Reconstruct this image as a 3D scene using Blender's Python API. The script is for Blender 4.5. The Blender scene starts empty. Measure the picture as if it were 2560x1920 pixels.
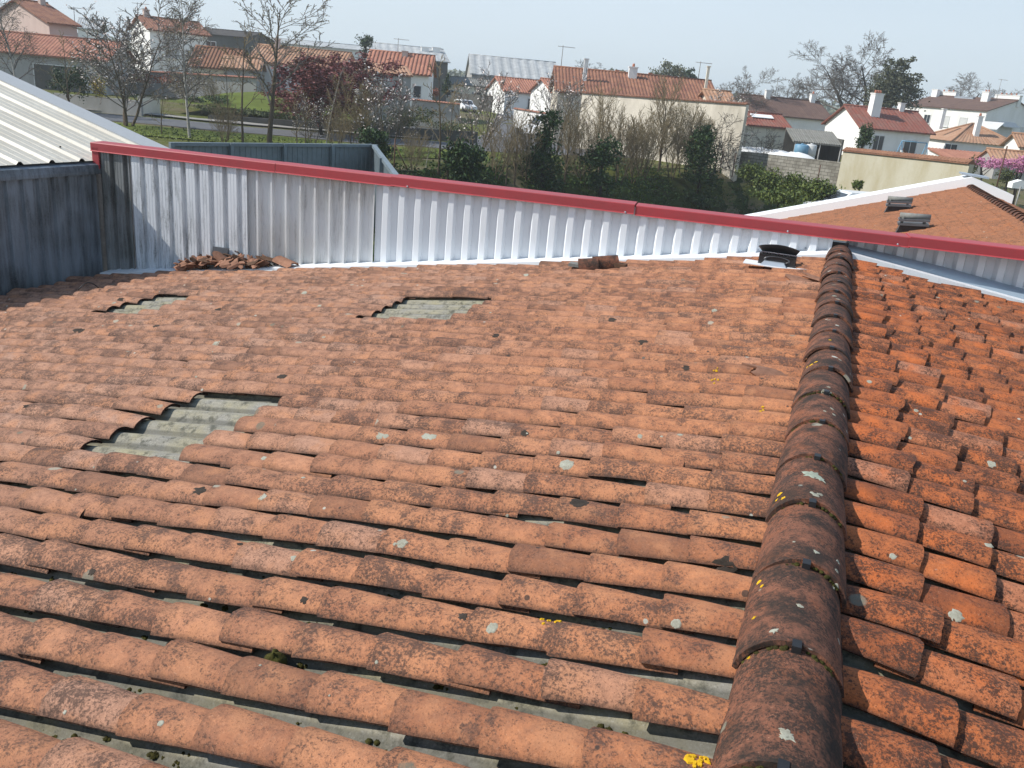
import bpy, bmesh, math, random
from mathutils import Vector, Matrix, noise
from mathutils.bvhtree import BVHTree
R = math.radians
rnd = random.Random(7)
sc = bpy.context.scene
col = sc.collection
# ---------------------------------------------------------------- camera
F = 2149.4                       # focal length in pixels of the 2560 px wide photograph
PITCH, ROLL, YAW = R(18.962), R(5.212), R(-19.318)
CX, CH = -0.1114, 1.1882         # camera beside the ridge, above its crown (the ridge runs along +Y at z = 0)
_cy, _sy, _cp, _sp = math.cos(YAW), math.sin(YAW), math.cos(PITCH), math.sin(PITCH)
FWD = Vector((_sy*_cp, _cy*_cp, -_sp)); _rt = Vector((_cy, -_sy, 0)); _up = _rt.cross(FWD)
RT = _rt*math.cos(ROLL) + _up*math.sin(ROLL); UP = -_rt*math.sin(ROLL) + _up*math.cos(ROLL)
EYE = Vector((CX, 0, CH))
cam = bpy.data.cameras.new('camera'); cam.sensor_width = 36; cam.lens = 36*F/2560; cam.clip_start = .05; cam.clip_end = 5000
co = bpy.data.objects.new('camera', cam); col.objects.link(co); sc.camera = co
m = Matrix((RT, UP, -FWD)).transposed().to_4x4(); m.translation = EYE; co.matrix_world = m
# ---------------------------------------------------------------- sky and sun
SUN_TRAVEL = Vector((1.0, .46, -.97)).normalized()
w = bpy.data.worlds.new('World'); sc.world = w; w.use_nodes = True
nt = w.node_tree; bg = nt.nodes['Background']; sky = nt.nodes.new('ShaderNodeTexSky'); sky.sky_type = 'NISHITA'; sky.sun_disc = False
sky.sun_elevation = math.asin(-SUN_TRAVEL.z); sky.sun_rotation = math.atan2(-SUN_TRAVEL.x, -SUN_TRAVEL.y)
sky.air_density = 1.0; sky.dust_density = 1.5; sky.ozone_density = 1.5; sky.altitude = 50
tc = nt.nodes.new('ShaderNodeTexCoord'); mp = nt.nodes.new('ShaderNodeMapping'); mp.inputs['Scale'].default_value = (1.2, 1.2, 5)
nz = nt.nodes.new('ShaderNodeTexNoise'); nz.inputs['Scale'].default_value = 1.6; nz.inputs['Detail'].default_value = 5
rp = nt.nodes.new('ShaderNodeMapRange'); rp.inputs[1].default_value = .38; rp.inputs[2].default_value = .75; rp.inputs[3].default_value = .88; rp.inputs[4].default_value = 1.0
mx = nt.nodes.new('ShaderNodeMix'); mx.data_type = 'RGBA'; 
sx_ = nt.nodes.new('ShaderNodeSeparateXYZ'); r2_ = nt.nodes.new('ShaderNodeMapRange'); r2_.inputs[1].default_value = 0; r2_.inputs[2].default_value = .32; hz = nt.nodes.new('ShaderNodeMix'); hz.data_type = 'RGBA'
hz.inputs['A'].default_value = (7.3, 8.2, 8.8, 1); hz.inputs['B'].default_value = (5.3, 6.9, 8.6, 1); nt.links.new(tc.outputs['Generated'], sx_.inputs[0]); nt.links.new(sx_.outputs[2], r2_.inputs[0]); nt.links.new(r2_.outputs[0], hz.inputs['Factor']); r3_ = nt.nodes.new('ShaderNodeMapRange'); r3_.inputs[1].default_value = .30; r3_.inputs[2].default_value = .75; zn = nt.nodes.new('ShaderNodeMix'); zn.data_type = 'RGBA'; zn.inputs['B'].default_value = (2.0, 3.3, 5.6, 1); nt.links.new(sx_.outputs[2], r3_.inputs[0]); nt.links.new(r3_.outputs[0], zn.inputs['Factor']); nt.links.new(hz.outputs['Result'], zn.inputs['A']); nt.links.new(zn.outputs['Result'], mx.inputs['B'])
nt.links.new(tc.outputs['Generated'], mp.inputs[0]); nt.links.new(mp.outputs[0], nz.inputs['Vector']); nt.links.new(nz.outputs[0], rp.inputs[0])
nt.links.new(rp.outputs[0], mx.inputs['Factor']); nt.links.new(sky.outputs[0], mx.inputs['A']); nt.links.new(mx.outputs['Result'], bg.inputs[0])
bg.inputs[1].default_value = .1
sd = bpy.data.lights.new('sun', 'SUN'); sd.energy = 5.0; sd.angle = R(.5); sd.color = (1, .96, .90)
so = bpy.data.objects.new('sun', sd); col.objects.link(so); so.rotation_euler = SUN_TRAVEL.to_track_quat('-Z', 'Y').to_euler(); so.location = (-20, -10, 30)
sc.view_settings.view_transform = 'Standard'; sc.view_settings.look = 'None'; sc.view_settings.exposure = .12; sc.view_settings.gamma = 1
sc.render.engine = 'CYCLES'; sc.cycles.max_bounces = 6; sc.cycles.diffuse_bounces = 3
sc.cycles.use_adaptive_sampling = True
# ---------------------------------------------------------------- helpers
def ray(px, py):
    return FWD + RT*((px-1280)/F) - UP*((py-960)/F)
HF = Vector((_sy, _cy, 0)); HR = Vector((_cy, -_sy, 0))       # horizontal view axes: forward v, right u
def at(px, py, D):                                            # point on a pixel's ray at horizontal forward distance D
    d = ray(px, py); k = D/(d.dot(HF)); return EYE + d*k
def onz(px, py, z):
    d = ray(px, py); return EYE + d*((z-EYE.z)/d.z)
def uv(u, v, z=0): return Vector((EYE.x, 0, 0)) + HR*u + HF*v + Vector((0, 0, z))
def touv(P):
    q = Vector(P) - Vector((EYE.x, 0, 0)); return q.dot(HR), q.dot(HF)
class MB:
    def __init__(s): s.v = []; s.f = []; s.sm = []; s.t = []
    def add(s, vs, fs, smooth=False, tint=(.5, .5, .5)):
        b = len(s.v); s.v += [tuple(p) for p in vs]; s.t += (list(tint) if isinstance(tint, list) else [tint]*len(vs))
        for f in fs: s.f.append(tuple(b+i for i in f)); s.sm.append(smooth)
    def poly(s, pts, tint=(.5, .5, .5)): s.add(pts, [tuple(range(len(pts)))], False, tint)
    def prism(s, pts, ext, tint=(.5, .5, .5)):                 # closed extrusion of a planar outline along a vector
        n = len(pts); ext = Vector(ext); a = [Vector(p) for p in pts]; b = [p+ext for p in a]
        s.add(a+b, [tuple(range(n))[::-1], tuple(range(n, 2*n))] + [(i, (i+1) % n, n+(i+1) % n, n+i) for i in range(n)], False, tint)
    def box(s, c, X, Y, Z, tint=(.5, .5, .5)):                 # centre and three full-length edge vectors
        c = Vector(c); X = Vector(X)/2; Y = Vector(Y)/2; Z = Vector(Z)/2
        s.add([c-X-Y-Z, c+X-Y-Z, c+X+Y-Z, c-X+Y-Z, c-X-Y+Z, c+X-Y+Z, c+X+Y+Z, c-X+Y+Z],
              [(3, 2, 1, 0), (4, 5, 6, 7), (0, 1, 5, 4), (1, 2, 6, 5), (2, 3, 7, 6), (3, 0, 4, 7)], False, tint)
    def tube(s, pts, rs, n=5, tint=(.5, .5, .5), cap=True):
        pts = [Vector(p) for p in pts]; rings = []; V = []
        up = Vector((0, 0, 1))
        for i, p in enumerate(pts):
            d = (pts[min(i+1, len(pts)-1)] - pts[max(i-1, 0)])
            if d.length < 1e-9: d = Vector((0, 0, 1))
            d.normalize(); a = d.cross(up) if abs(d.z) < .95 else d.cross(Vector((1, 0, 0)))
            a.normalize(); b = d.cross(a); r = rs[i] if hasattr(rs, '__len__') else rs
            V += [p + (a*math.cos(2*math.pi*k/n) + b*math.sin(2*math.pi*k/n))*r for k in range(n)]
        fs = []
        for i in range(len(pts)-1):
            for k in range(n): fs.append((i*n+k, (i+1)*n+k, (i+1)*n+(k+1) % n, i*n+(k+1) % n))
        if cap: fs += [tuple(range(n)), tuple((len(pts)-1)*n+k for k in range(n))[::-1]]
        s.add(V, fs, True, tint)
    def build(s, name, mat, parent=None, smooth=None, attr=True):
        me = bpy.data.meshes.new(name); me.from_pydata(s.v, [], s.f); me.update()
        me.polygons.foreach_set('use_smooth', [bool(x) if smooth is None else smooth for x in s.sm])
        if attr:
            a = me.color_attributes.new('tint', 'FLOAT_COLOR', 'POINT'); fl = []
            for t in s.t: fl += [t[0], t[1], t[2], 1]
            a.data.foreach_set('color', fl)
        for mm in (mat if isinstance(mat, (list, tuple)) else [mat]): me.materials.append(mm)
        o = bpy.data.objects.new(name, me); col.objects.link(o)
        if parent: o.parent = parent
        return o
def tag(o, label=None, cat=None, group=None, kind=None):
    if label: o['label'] = label
    if cat: o['category'] = cat
    if group: o['group'] = group
    if kind: o['kind'] = kind
    return o
def empty(name, label=None, cat=None, group=None, loc=(0, 0, 0)):
    o = bpy.data.objects.new(name, None); col.objects.link(o); o.location = loc; o.empty_display_size = .2
    return tag(o, label, cat, group)
def part(mb, name, mat, parent, loc=None, **k):               # child mesh given in world coordinates under an Empty at its base
    if loc is None: l = Vector(parent.location) + (Vector(parent.parent.location) if parent.parent else Vector())
    else: l = Vector(loc)
    if l.length > 0: mb.v = [(x-l.x, y-l.y, z-l.z) for x, y, z in mb.v]
    return mb.build(name, mat, parent, **k)
# ---------------------------------------------------------------- materials
class NT:
    def __init__(s, name, rough=.8, spec=.3):
        s.m = bpy.data.materials.new(name); s.m.use_nodes = True; s.n = s.m.node_tree; s.b = s.n.nodes['Principled BSDF']
        s.b.inputs['Roughness'].default_value = rough; s.b.inputs['Specular IOR Level'].default_value = spec
    def new(s, t, **k):
        n = s.n.nodes.new(t)
        for a, v in k.items(): setattr(n, a, v)
        return n
    def l(s, a, b): s.n.links.new(a, b)
    def coord(s, kind='Object', scale=(1, 1, 1), rot=(0, 0, 0)):
        t = s.new('ShaderNodeTexCoord'); mp = s.new('ShaderNodeMapping'); mp.inputs['Scale'].default_value = scale; mp.inputs['Rotation'].default_value = rot
        s.l(t.outputs[kind], mp.inputs[0]); return mp.outputs[0]
    def noise(s, vec, scale, detail=4, rough=.6, dist=0):
        n = s.new('ShaderNodeTexNoise'); n.inputs['Scale'].default_value = scale; n.inputs['Detail'].default_value = detail
        n.inputs['Roughness'].default_value = rough; n.inputs['Distortion'].default_value = dist
        if vec is not None: s.l(vec, n.inputs['Vector'])
        return n.outputs[0]
    def rng(s, val, a, b, c=0., d=1.):
        n = s.new('ShaderNodeMapRange'); n.inputs[1].default_value = a; n.inputs[2].default_value = b; n.inputs[3].default_value = c; n.inputs[4].default_value = d
        s.l(val, n.inputs[0]); return n.outputs[0]
    def math(s, op, a, b=None):
        n = s.new('ShaderNodeMath', operation=op)
        for i, x in enumerate((a, b)):
            if x is None: continue
            if isinstance(x, (int, float)): n.inputs[i].default_value = x
            else: s.l(x, n.inputs[i])
        return n.outputs[0]
    def mix(s, f, a, b):
        n = s.new('ShaderNodeMix', data_type='RGBA')
        for nm, x in (('Factor', f), ('A', a), ('B', b)):
            if isinstance(x, (int, float)): n.inputs[nm].default_value = x
            elif isinstance(x, tuple): n.inputs[nm].default_value = (*x, 1)
            else: s.l(x, n.inputs[nm])
        return n.outputs['Result']
    def sepattr(s, name='tint'):
        a = s.new('ShaderNodeAttribute', attribute_name=name); sp = s.new('ShaderNodeSeparateColor'); s.l(a.outputs['Color'], sp.inputs[0]); return sp.outputs
    def out(s, c, bump=None, bd=.01, bs=.5, rough=None):
        if isinstance(c, tuple): s.b.inputs['Base Color'].default_value = (*c, 1)
        else: s.l(c, s.b.inputs['Base Color'])
        if bump is not None:
            b = s.new('ShaderNodeBump'); b.inputs['Distance'].default_value = bd; b.inputs['Strength'].default_value = bs
            s.l(bump, b.inputs['Height']); s.l(b.outputs[0], s.b.inputs['Normal'])
        if rough is not None: s.l(rough, s.b.inputs['Roughness'])
        return s.m
def spots(N, vec, scale, rmin, rmax, gate):                   # irregular roundish spots: 1 inside
    v = N.new('ShaderNodeTexVoronoi'); v.inputs['Scale'].default_value = scale; v.inputs['Randomness'].default_value = 1
    wv = N.new('ShaderNodeTexNoise'); wv.inputs['Scale'].default_value = 45; wv.inputs['Detail'].default_value = 3; N.l(vec, wv.inputs['Vector'])
    N.l(vec, v.inputs['Vector'])
    sp = N.new('ShaderNodeSeparateColor'); N.l(v.outputs['Color'], sp.inputs[0])
    rad = N.rng(sp.outputs[0], 0, 1, rmin, rmax)
    d = N.math('ADD', v.outputs['Distance'], N.rng(wv.outputs[0], 0, 1, -.06, .06))
    q = N.math('SUBTRACT', rad, d); q = N.rng(q, 0, .03)
    g = N.math('LESS_THAN', sp.outputs[1], gate)
    return N.math('MULTIPLY', q, g), sp.outputs[2]
def tile_mat(name, light, mid, dark, dirtlo, dirthi, side=False, ridge=False):
    N = NT(name, .85, .2)
    v = N.coord('Object'); t = N.sepattr(); light0 = light
    if ridge:
        oi = N.new('ShaderNodeObjectInfo'); va = N.new('ShaderNodeVectorMath', operation='ADD'); cm = N.new('ShaderNodeCombineXYZ'); q_ = N.math('MULTIPLY', oi.outputs['Random'], 37.); N.l(q_, cm.inputs[0]); N.l(q_, cm.inputs[1]); N.l(v, va.inputs[0]); N.l(cm.outputs[0], va.inputs[1]); v = va.outputs[0]
    big = N.noise(v, 1.3, 4, .6); med = N.noise(v, 11, 5, .7); fine = N.noise(v, 105, 6, .82); finer = N.noise(v, 170, 4, .8)
    if side:
        sx = N.new('ShaderNodeSeparateXYZ'); N.l(v, sx.inputs[0]); gx = N.rng(N.math('ADD', sx.outputs[0], N.math('MULTIPLY', big, 1.2)), *side[0]); light = N.mix(gx, light, side[1]); mid_ = N.mix(gx, mid, side[2])
    else: mid_ = mid
    c = N.mix(N.rng(N.math('ADD', med, N.math('MULTIPLY', t[0], .30)), .46, .92), light, mid_)
    c = N.mix(N.rng(t[0], .20, .0, 0, .55), c, (.40, .25, .185) if not ridge else (.2, .1, .07)); c = N.mix(N.rng(t[0], .93, .95, 0, .4), c, tuple(x*.5 for x in mid))
    c = N.mix(N.rng(N.noise(v, 38, 4, .7), .42, .62, 0, .4), c, tuple(x*.66+.01 for x in mid)); c = N.mix(N.rng(N.noise(v, 7, 4, .6), .50, .62, 0, .55), c, tuple(x*q for x, q in zip(light0, (1.08, .90, .70))))
    wet = N.math('ADD', N.math('MULTIPLY', N.math('SUBTRACT', med, .5), .55), N.math('ADD', N.math('MULTIPLY', N.math('SUBTRACT', t[1], .5), .10), N.math('MULTIPLY', N.math('SUBTRACT', big, .5), .30)))
    sp = N.rng(N.math('ADD', fine, wet), dirtlo, dirthi)
    c = N.mix(N.math('MULTIPLY', sp, .88), c, dark)
    blot = N.rng(N.math('ADD', N.noise(v, 5.5, 5, .75), N.math('MULTIPLY', wet, .5)), .60, .72, 0, .5); c = N.mix(blot, c, tuple(x*.42+.02 for x in mid))
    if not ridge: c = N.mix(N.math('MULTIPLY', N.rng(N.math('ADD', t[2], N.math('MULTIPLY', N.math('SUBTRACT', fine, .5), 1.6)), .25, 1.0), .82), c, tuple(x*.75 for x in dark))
    pits = N.rng(finer, .58, .66); c = N.mix(N.math('MULTIPLY', pits, .75), c, (.04, .025, .018))
    pits2 = N.rng(finer, .40, .33); c = N.mix(N.math('MULTIPLY', pits2, .35), c, (.62, .38, .25))
    s1, r1 = spots(N, v, 5.5, .05, .16, .34)
    c = N.mix(N.math('MULTIPLY', s1, N.rng(fine, .3, .6, .45, .85)), c, N.mix(N.rng(r1, .3, .7), (.16, .15, .11), (.38, .38, .30)))
    v2 = v
    s2, r2 = spots(N, v2, 14, .05, .17, .13)
    c = N.mix(N.math('MULTIPLY', s2, .85), c, N.mix(N.rng(r2, .45, .55), (.05, .04, .035), (.45, .45, .38)))
    if ridge:
        s3 = N.rng(N.noise(v, 6, 5, .75), .46, .60); c = N.mix(N.math('MULTIPLY', s3, .85), c, (.028, .024, .02))
        s4, _ = spots(N, v, 9, .06, .17, .16); c = N.mix(s4, c, (.5, .5, .42))
    hb = N.math('ADD', N.math('MULTIPLY', med, .5), N.math('ADD', fine, N.math('MULTIPLY', finer, .5)))
    return N.out(c, hb, .006, .55)
M = {}
M['tile_left'] = tile_mat('tile_left', (.46, .25, .160), (.29, .145, .092), (.085, .052, .04), .495, .60, side=((-3.2, .6), (.56, .225, .098), (.31, .112, .055)))
M['tile_right'] = tile_mat('tile_right', (.54, .165, .055), (.28, .085, .038), (.05, .030, .022), .48, .57, side=((1.0, 3.4), (.34, .135, .06), (.20, .085, .045)))
M['tile_ridge'] = tile_mat('tile_ridge', (.26, .105, .06), (.135, .062, .042), (.028, .023, .019), .47, .56, ridge=True)
M['tile_far'] = tile_mat('tile_far', (.46, .20, .10), (.32, .125, .065), (.09, .055, .035), .50, .62)
def sheet_mat():
    N = NT('fibre_cement', .85, .25); t = N.sepattr(); v = N.coord('Object', (1, 12, 1)); v1 = N.coord('Object')
    a = N.noise(v, 6, 5, .7); b = N.noise(v1, 5, 4, .6); f = N.noise(v1, 120, 4, .8)
    c = N.mix(N.rng(b, .35, .65), (.265, .25, .215), (.30, .265, .165)); c = N.mix(N.rng(a, .45, .75, 0, .6), c, (.12, .12, .10))
    c = N.mix(N.rng(f, .52, .75, 0, .5), c, (.50, .50, .46)); c = N.mix(N.rng(N.noise(v1, 14, 5, .75), .50, .64, 0, .8), c, (.055, .055, .04)); c = N.mix(N.rng(f, .42, .3, 0, .7), c, (.08, .08, .07))
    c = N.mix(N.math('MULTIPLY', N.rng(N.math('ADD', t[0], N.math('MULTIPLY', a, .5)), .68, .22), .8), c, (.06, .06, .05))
    return N.out(c, f, .003, .5)
M['sheet'] = sheet_mat()
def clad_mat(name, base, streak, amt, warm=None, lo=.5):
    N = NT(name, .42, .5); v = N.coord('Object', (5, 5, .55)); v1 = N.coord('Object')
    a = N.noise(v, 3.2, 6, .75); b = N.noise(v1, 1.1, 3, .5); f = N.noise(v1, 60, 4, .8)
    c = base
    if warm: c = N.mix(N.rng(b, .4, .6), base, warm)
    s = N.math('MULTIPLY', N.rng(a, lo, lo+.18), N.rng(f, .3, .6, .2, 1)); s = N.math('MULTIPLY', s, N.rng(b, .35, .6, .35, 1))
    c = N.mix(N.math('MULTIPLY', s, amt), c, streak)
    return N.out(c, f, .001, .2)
M['clad_old'] = clad_mat('clad_old', (.70, .73, .755), (.05, .055, .045), .95, None, .475)
M['clad_worn'] = clad_mat('clad_worn', (.68, .695, .70), (.10, .095, .08), .75, (.62, .62, .60), .52)
M['clad_new'] = clad_mat('clad_new', (.74, .775, .80), (.25, .26, .25), .35, None, .55)
M['clad_dirty'] = clad_mat('clad_dirty', (.30, .31, .31), (.03, .03, .025), .9, (.17, .18, .17), .42)
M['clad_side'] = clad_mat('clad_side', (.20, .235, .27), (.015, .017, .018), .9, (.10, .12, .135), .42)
M['metal_white'] = clad_mat('metal_white', (.80, .81, .82), (.3, .29, .26), .35, None, .52)
M['metal_roof'] = clad_mat('metal_roof', (.54, .49, .395), (.27, .225, .16), .6, (.60, .555, .46), .50)
M['verge'] = clad_mat('verge_grey', (.42, .42, .41), (.25, .24, .22), .5, None, .5)
M['white_paint'] = clad_mat('white_paint', (.90, .90, .89), (.6, .58, .54), .15, None, .6)
def plain(name, c, rough=.6, var=.25, sc_=20, spec=.3, metal=0, bd=.002, c2=None):
    N = NT(name, rough, spec); v = N.coord('Object'); a = N.noise(v, sc_, 5, .7); b = N.noise(v, sc_*.12, 3, .6)
    lo = tuple(x*(1-var) for x in c) if c2 is None else c2
    cc = N.mix(N.rng(N.math('ADD', N.math('MULTIPLY', a, .5), N.math('MULTIPLY', b, .5)), .35, .65), lo, c)
    N.b.inputs['Metallic'].default_value = metal
    return N.out(cc, a, bd, .3)
M['red'] = plain('red_coping', (.41, .052, .060), .5, .22, 5, .35, c2=(.31, .055, .060))
M['red_top'] = M['red']
M['black'] = plain('black_metal', (.02, .02, .022), .35, .3, 30, .5)
M['hood'] = plain('hood_grey', (.11, .115, .125), .3, .3, 30, .5)
M['strap'] = plain('strap', (.03, .03, .032), .5, .3, 40, .5, .4)
M['zinc'] = plain('zinc', (.42, .47, .52), .4, .2, 6, .5, .3)
M['flash_blue'] = plain('flash_blue', (.34, .42, .49), .4, .2, 5, .5)  # bluish shade on the rounded roll put into its base colour
M['clay_raw'] = plain('clay_raw', (.35, .18, .115), .85, .45, 25, .2)
M['clay_dark'] = plain('clay_dark', (.14, .08, .05), .85, .5, 25, .2)
M['slab'] = plain('slab', (.26, .26, .24), .85, .4, 25, .2)
M['moss'] = plain('moss', (.075, .070, .018), .95, .7, 160, .1, bd=.006, c2=(.016, .013, .007))
M['lich_y'] = plain('lichen_yellow', (.72, .42, .02), .9, .35, 120, .1)
M['lich_w'] = plain('lichen_pale', (.42, .42, .34), .9, .5, 160, .1, c2=(.22, .20, .15))
M['lich_g'] = plain('lichen_grey', (.38, .42, .33), .9, .4, 120, .1)
# ---------------------------------------------------------------- the near tiled roof
T = .1570; EXPO = .43; Y0 = 1.469; PITCHY = .1997; PITCHR = .2133; COLX = .235; YL0, YR0 = 1.14, 1.79
WSK = .1248; WY = 9.397
def wally(x): return WY + WSK*x
roof = empty('tiled_roof', 'weathered orange canal tile roof filling the foreground, with three patches of bare grey sheeting', 'roof')
def tile_shape(mb, c, a, b, n, L, wl, wh, hl, hh, th, tint, seg=8, jit=0, lift=.012, arc=64):
    """cover tile: c = centre of its low wide end (on the bed), a = unit direction up the slope, b = across, n = normal"""
    V = []; fs = []; nl = 4; ha = R(arc); ch_ = math.cos(ha)
    def sec(i): q = -ha+2*ha*i/seg; return math.sin(q)/math.sin(ha), (math.cos(q)-ch_)/(1-ch_)
    for k in range(nl):
        s = k/(nl-1); w_ = wl+(wh-wl)*s; h_ = hl+(hh-hl)*s; base = c + a*(L*s) + n*(lift*(1-s) + .003*math.sin(s*3.1)*jit)
        if k == 0: cj = .011 if jit and rnd.random() < .14 else .0025; ej = [rnd.uniform(-cj, cj) for _ in range(seg+1)]
        for i in range(seg+1):
            x, z = sec(i); V.append(base + b*(x*w_/2) + n*(z*h_) + (a*(ej[i]+.006*jit*(x*x-.4)) if k == 0 else Vector()) + n*(rnd.uniform(-.0012, .0012)*jit))
    n1 = seg+1
    for k in range(nl-1):
        for i in range(seg): fs.append((k*n1+i, k*n1+i+1, (k+1)*n1+i+1, (k+1)*n1+i))
    grime_shade = (1.0, .25) + (0,)*(seg-3) + (.25, 1.0)  # tile edges painted dark: shade of the gaps between rows, with some dirt
    mb.add(V, fs, True, [(tint[0], tint[1], max(grime_shade[i], (.55 if k == 0 else 0))) for k in range(nl) for i in range(n1)])
    tint = (tint[0], tint[1], .9); V2 = []
    for k in (0, 1):
        s = 0 if k == 0 else 1; w_ = wl+(wh-wl)*s; h_ = hl+(hh-hl)*s; base = c + a*(L*s) + n*(lift*(1-s))
        for i in range(seg+1):
            x, z = sec(i); V2.append(base + b*(x*(w_/2-th*.8)) + n*(z*h_-th*(.35+.65*z)))
    mb.add(V[:n1]+V2, [(i, n1+i, n1+i+1, i+1) for i in range(seg)] + [(n1+i, 2*n1+i, 2*n1+i+1, n1+i+1) for i in range(seg)], False, tint)
    e0, e1 = V[0], V[n1*(nl-1)]; f0, f1 = V[seg], V[n1*(nl-1)+seg]
    mb.add([e0, e1, V2[n1], V2[0], f0, f1, V2[2*n1-1], V2[n1-1]], [(0, 3, 2, 1), (4, 5, 6, 7)], False, tint)
HOLES = [(-3.46, -2.70, 2.80, 3.85), (-3.58, -2.62, 5.92, 6.87), (-6.52, -5.72, 5.85, 6.78)]
def bed(x, side): return -.165 - T*abs(x)
def wb(x): return -.112 - T*abs(x)
left_mb, right_mb = MB(), MB()
for side, mb in ((-1, left_mb), (1, right_mb)):
    up = Vector((-side, 0, T)).normalized(); b = Vector((0, side, 0)) if False else Vector((0, 1, 0)); n = up.cross(b)
    if n.z < 0: n = -n
    ymin, ymax = (.55, 9.6)
    pit = PITCHY if side < 0 else PITCHR; rows = int((ymax-ymin)/pit)+1
    for j in range(rows):
        yr = YL0 - 3*PITCHY + j*PITCHY if side < 0 else YR0 - 6*PITCHR + j*PITCHR
        ro = rnd.uniform(-.5, .5)*COLX*.55; rage = rnd.random()
        ncol = 38 if side < 0 else 15
        for i in range(ncol):
            xc = side*(.33 + i*COLX) + side*(.03*(j % 2) + ro*.35) + rnd.uniform(-.008, .008)
            y = yr + rnd.uniform(-.007, .007) + .008*math.sin(i*.7+j)
            if side < 0 and xc < -8.56: continue
            if y > wally(xc) - .30: continue
            # keep only what the frame could show from near the camera
            P = Vector((xc, y, bed(xc, side))) - EYE
            if P.dot(FWD) < .5: continue
            px = 1280 + F*P.dot(RT)/P.dot(FWD); py = 960 - F*P.dot(UP)/P.dot(FWD)
            if px < -500 or px > 3060 or py > 2500: continue
            xm = xc - side*COLX/2
            if side < 0 and any(h[0] < xm < h[1] and h[2] < y < h[3] for h in HOLES): continue
            yaw = rnd.gauss(0, .022); a_ = (up + b*yaw).normalized(); b_ = (b - up*yaw).normalized()
            if rnd.random() < .05: a_ = (up + b*rnd.uniform(-.07, .07)).normalized()
            tn = (rnd.random(), .65*rnd.random()+.35*rage, 0)
            nf = max(0, min(1, (P.length-1.6)/3.5))
            wl = (.146+.040*nf)+rnd.uniform(-.006, .006) if side < 0 else .180+.018*nf
            L = COLX+.11 if side < 0 or True else .36
            if i == 0: L = .30
            c = Vector((xc, y, bed(xc, side))) + n*(.034+rnd.uniform(-.004, .006)) - Vector((0, 0, .004*nf))
            dist = P.length
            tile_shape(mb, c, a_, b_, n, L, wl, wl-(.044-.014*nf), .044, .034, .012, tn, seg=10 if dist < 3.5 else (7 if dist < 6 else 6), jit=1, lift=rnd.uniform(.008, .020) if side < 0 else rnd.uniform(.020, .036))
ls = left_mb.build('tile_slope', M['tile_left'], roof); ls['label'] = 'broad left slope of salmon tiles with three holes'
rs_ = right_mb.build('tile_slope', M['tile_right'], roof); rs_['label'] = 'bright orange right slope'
# corrugated fibre cement sheeting under the tiles
for side in (-1, 1):
    mb = MB(); xs = [0.02, .6, 1.2, 2.0, 2.6, 3.0, 3.6, 4.4, 5.6, 7.0, 8.58] if side < 0 else [.02, .6, 1.5, 2.5, 3.9]
    ph, pit = (YL0, PITCHY) if side < 0 else (YR0, PITCHR); ys = [.4 + k*pit/12 for k in range(int(9.2/(pit/12)))]
    V = []; fs = []
    for x in xs:
        for y in ys:
            s_ = math.cos(2*math.pi*(y-ph)/pit); z = .014 + .026*(abs(s_)**(.75 if s_ > 0 else 1.3))*(1 if s_ > 0 else -1)
            yy = min(y, wally(side*x)-.02); V.append((side*x, yy, bed(x, side) + z - .004))
    ny = len(ys)
    for i in range(len(xs)-1):
        for k in range(ny-1): fs.append((i*ny+k, i*ny+k+1, (i+1)*ny+k+1, (i+1)*ny+k))
    mb.add(V, fs, True); mb.t = [((lambda q: .75 if q > .2 else (.62 if q < -.86 else .12))(math.cos(2*math.pi*(v_[1]-ph)/pit)),)*3 for v_ in mb.v]; o = mb.build('roof_sheeting', M['sheet'], roof)  # strip below the tile edges tinted darker: overhang shadow and dirt in one
# ridge tiles
def ridge_tile_mesh():
    mb = MB(); tile_shape(mb, Vector((0, 0, -.115)), Vector((0, 1, 0)), Vector((1, 0, 0)), Vector((0, 0, 1)), EXPO+.07, .264, .245, .113, .103, .014, (.5, .5, .5), seg=18, jit=0, lift=.0, arc=78)
    return mb
rt0 = None
for k in range(-1, 18):
    y = Y0 + EXPO*k
    if rt0 is None:
        rt0 = ridge_tile_mesh().build('ridge_tile', M['tile_ridge'], roof); o = rt0
        s = MB(); s.box((.004, -.002, -.003), (.022, 0, 0), (0, .03, .0), (0, 0, .006)); s.box((.004, -.0185, -.013), (.022, 0, 0), (0, .003, 0), (0, 0, .026))
        clip = s.build('clip', M['strap'], o); c = clip
    else:
        o = rt0.copy(); o.data = rt0.data.copy(); col.objects.link(o); o.parent = roof; c = clip.copy(); col.objects.link(c); c.parent = o
        # shift the texture by giving each copy's vertices a little sag and jitter
        for vv in o.data.vertices:
            q = noise.noise(Vector((vv.co.x*6+k*9, vv.co.y*6, k*3.3)))*.006; vv.co.z += q; vv.co.x += q*.6
    o.location = (rnd.uniform(-.008, .008), y, .0 + rnd.uniform(-.004, .004)); o.rotation_euler = (R(-.9), rnd.uniform(-.03, .03), rnd.uniform(-.02, .02))
# mortar bed under the ridge
mb = MB(); mb.prism([(-.12, .4, -.155), (.12, .4, -.155), (.06, .4, -.06), (-.06, .4, -.06)], (0, 8.7, 0)); mb.build('mortar_bed', M['clay_dark'], roof)
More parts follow.
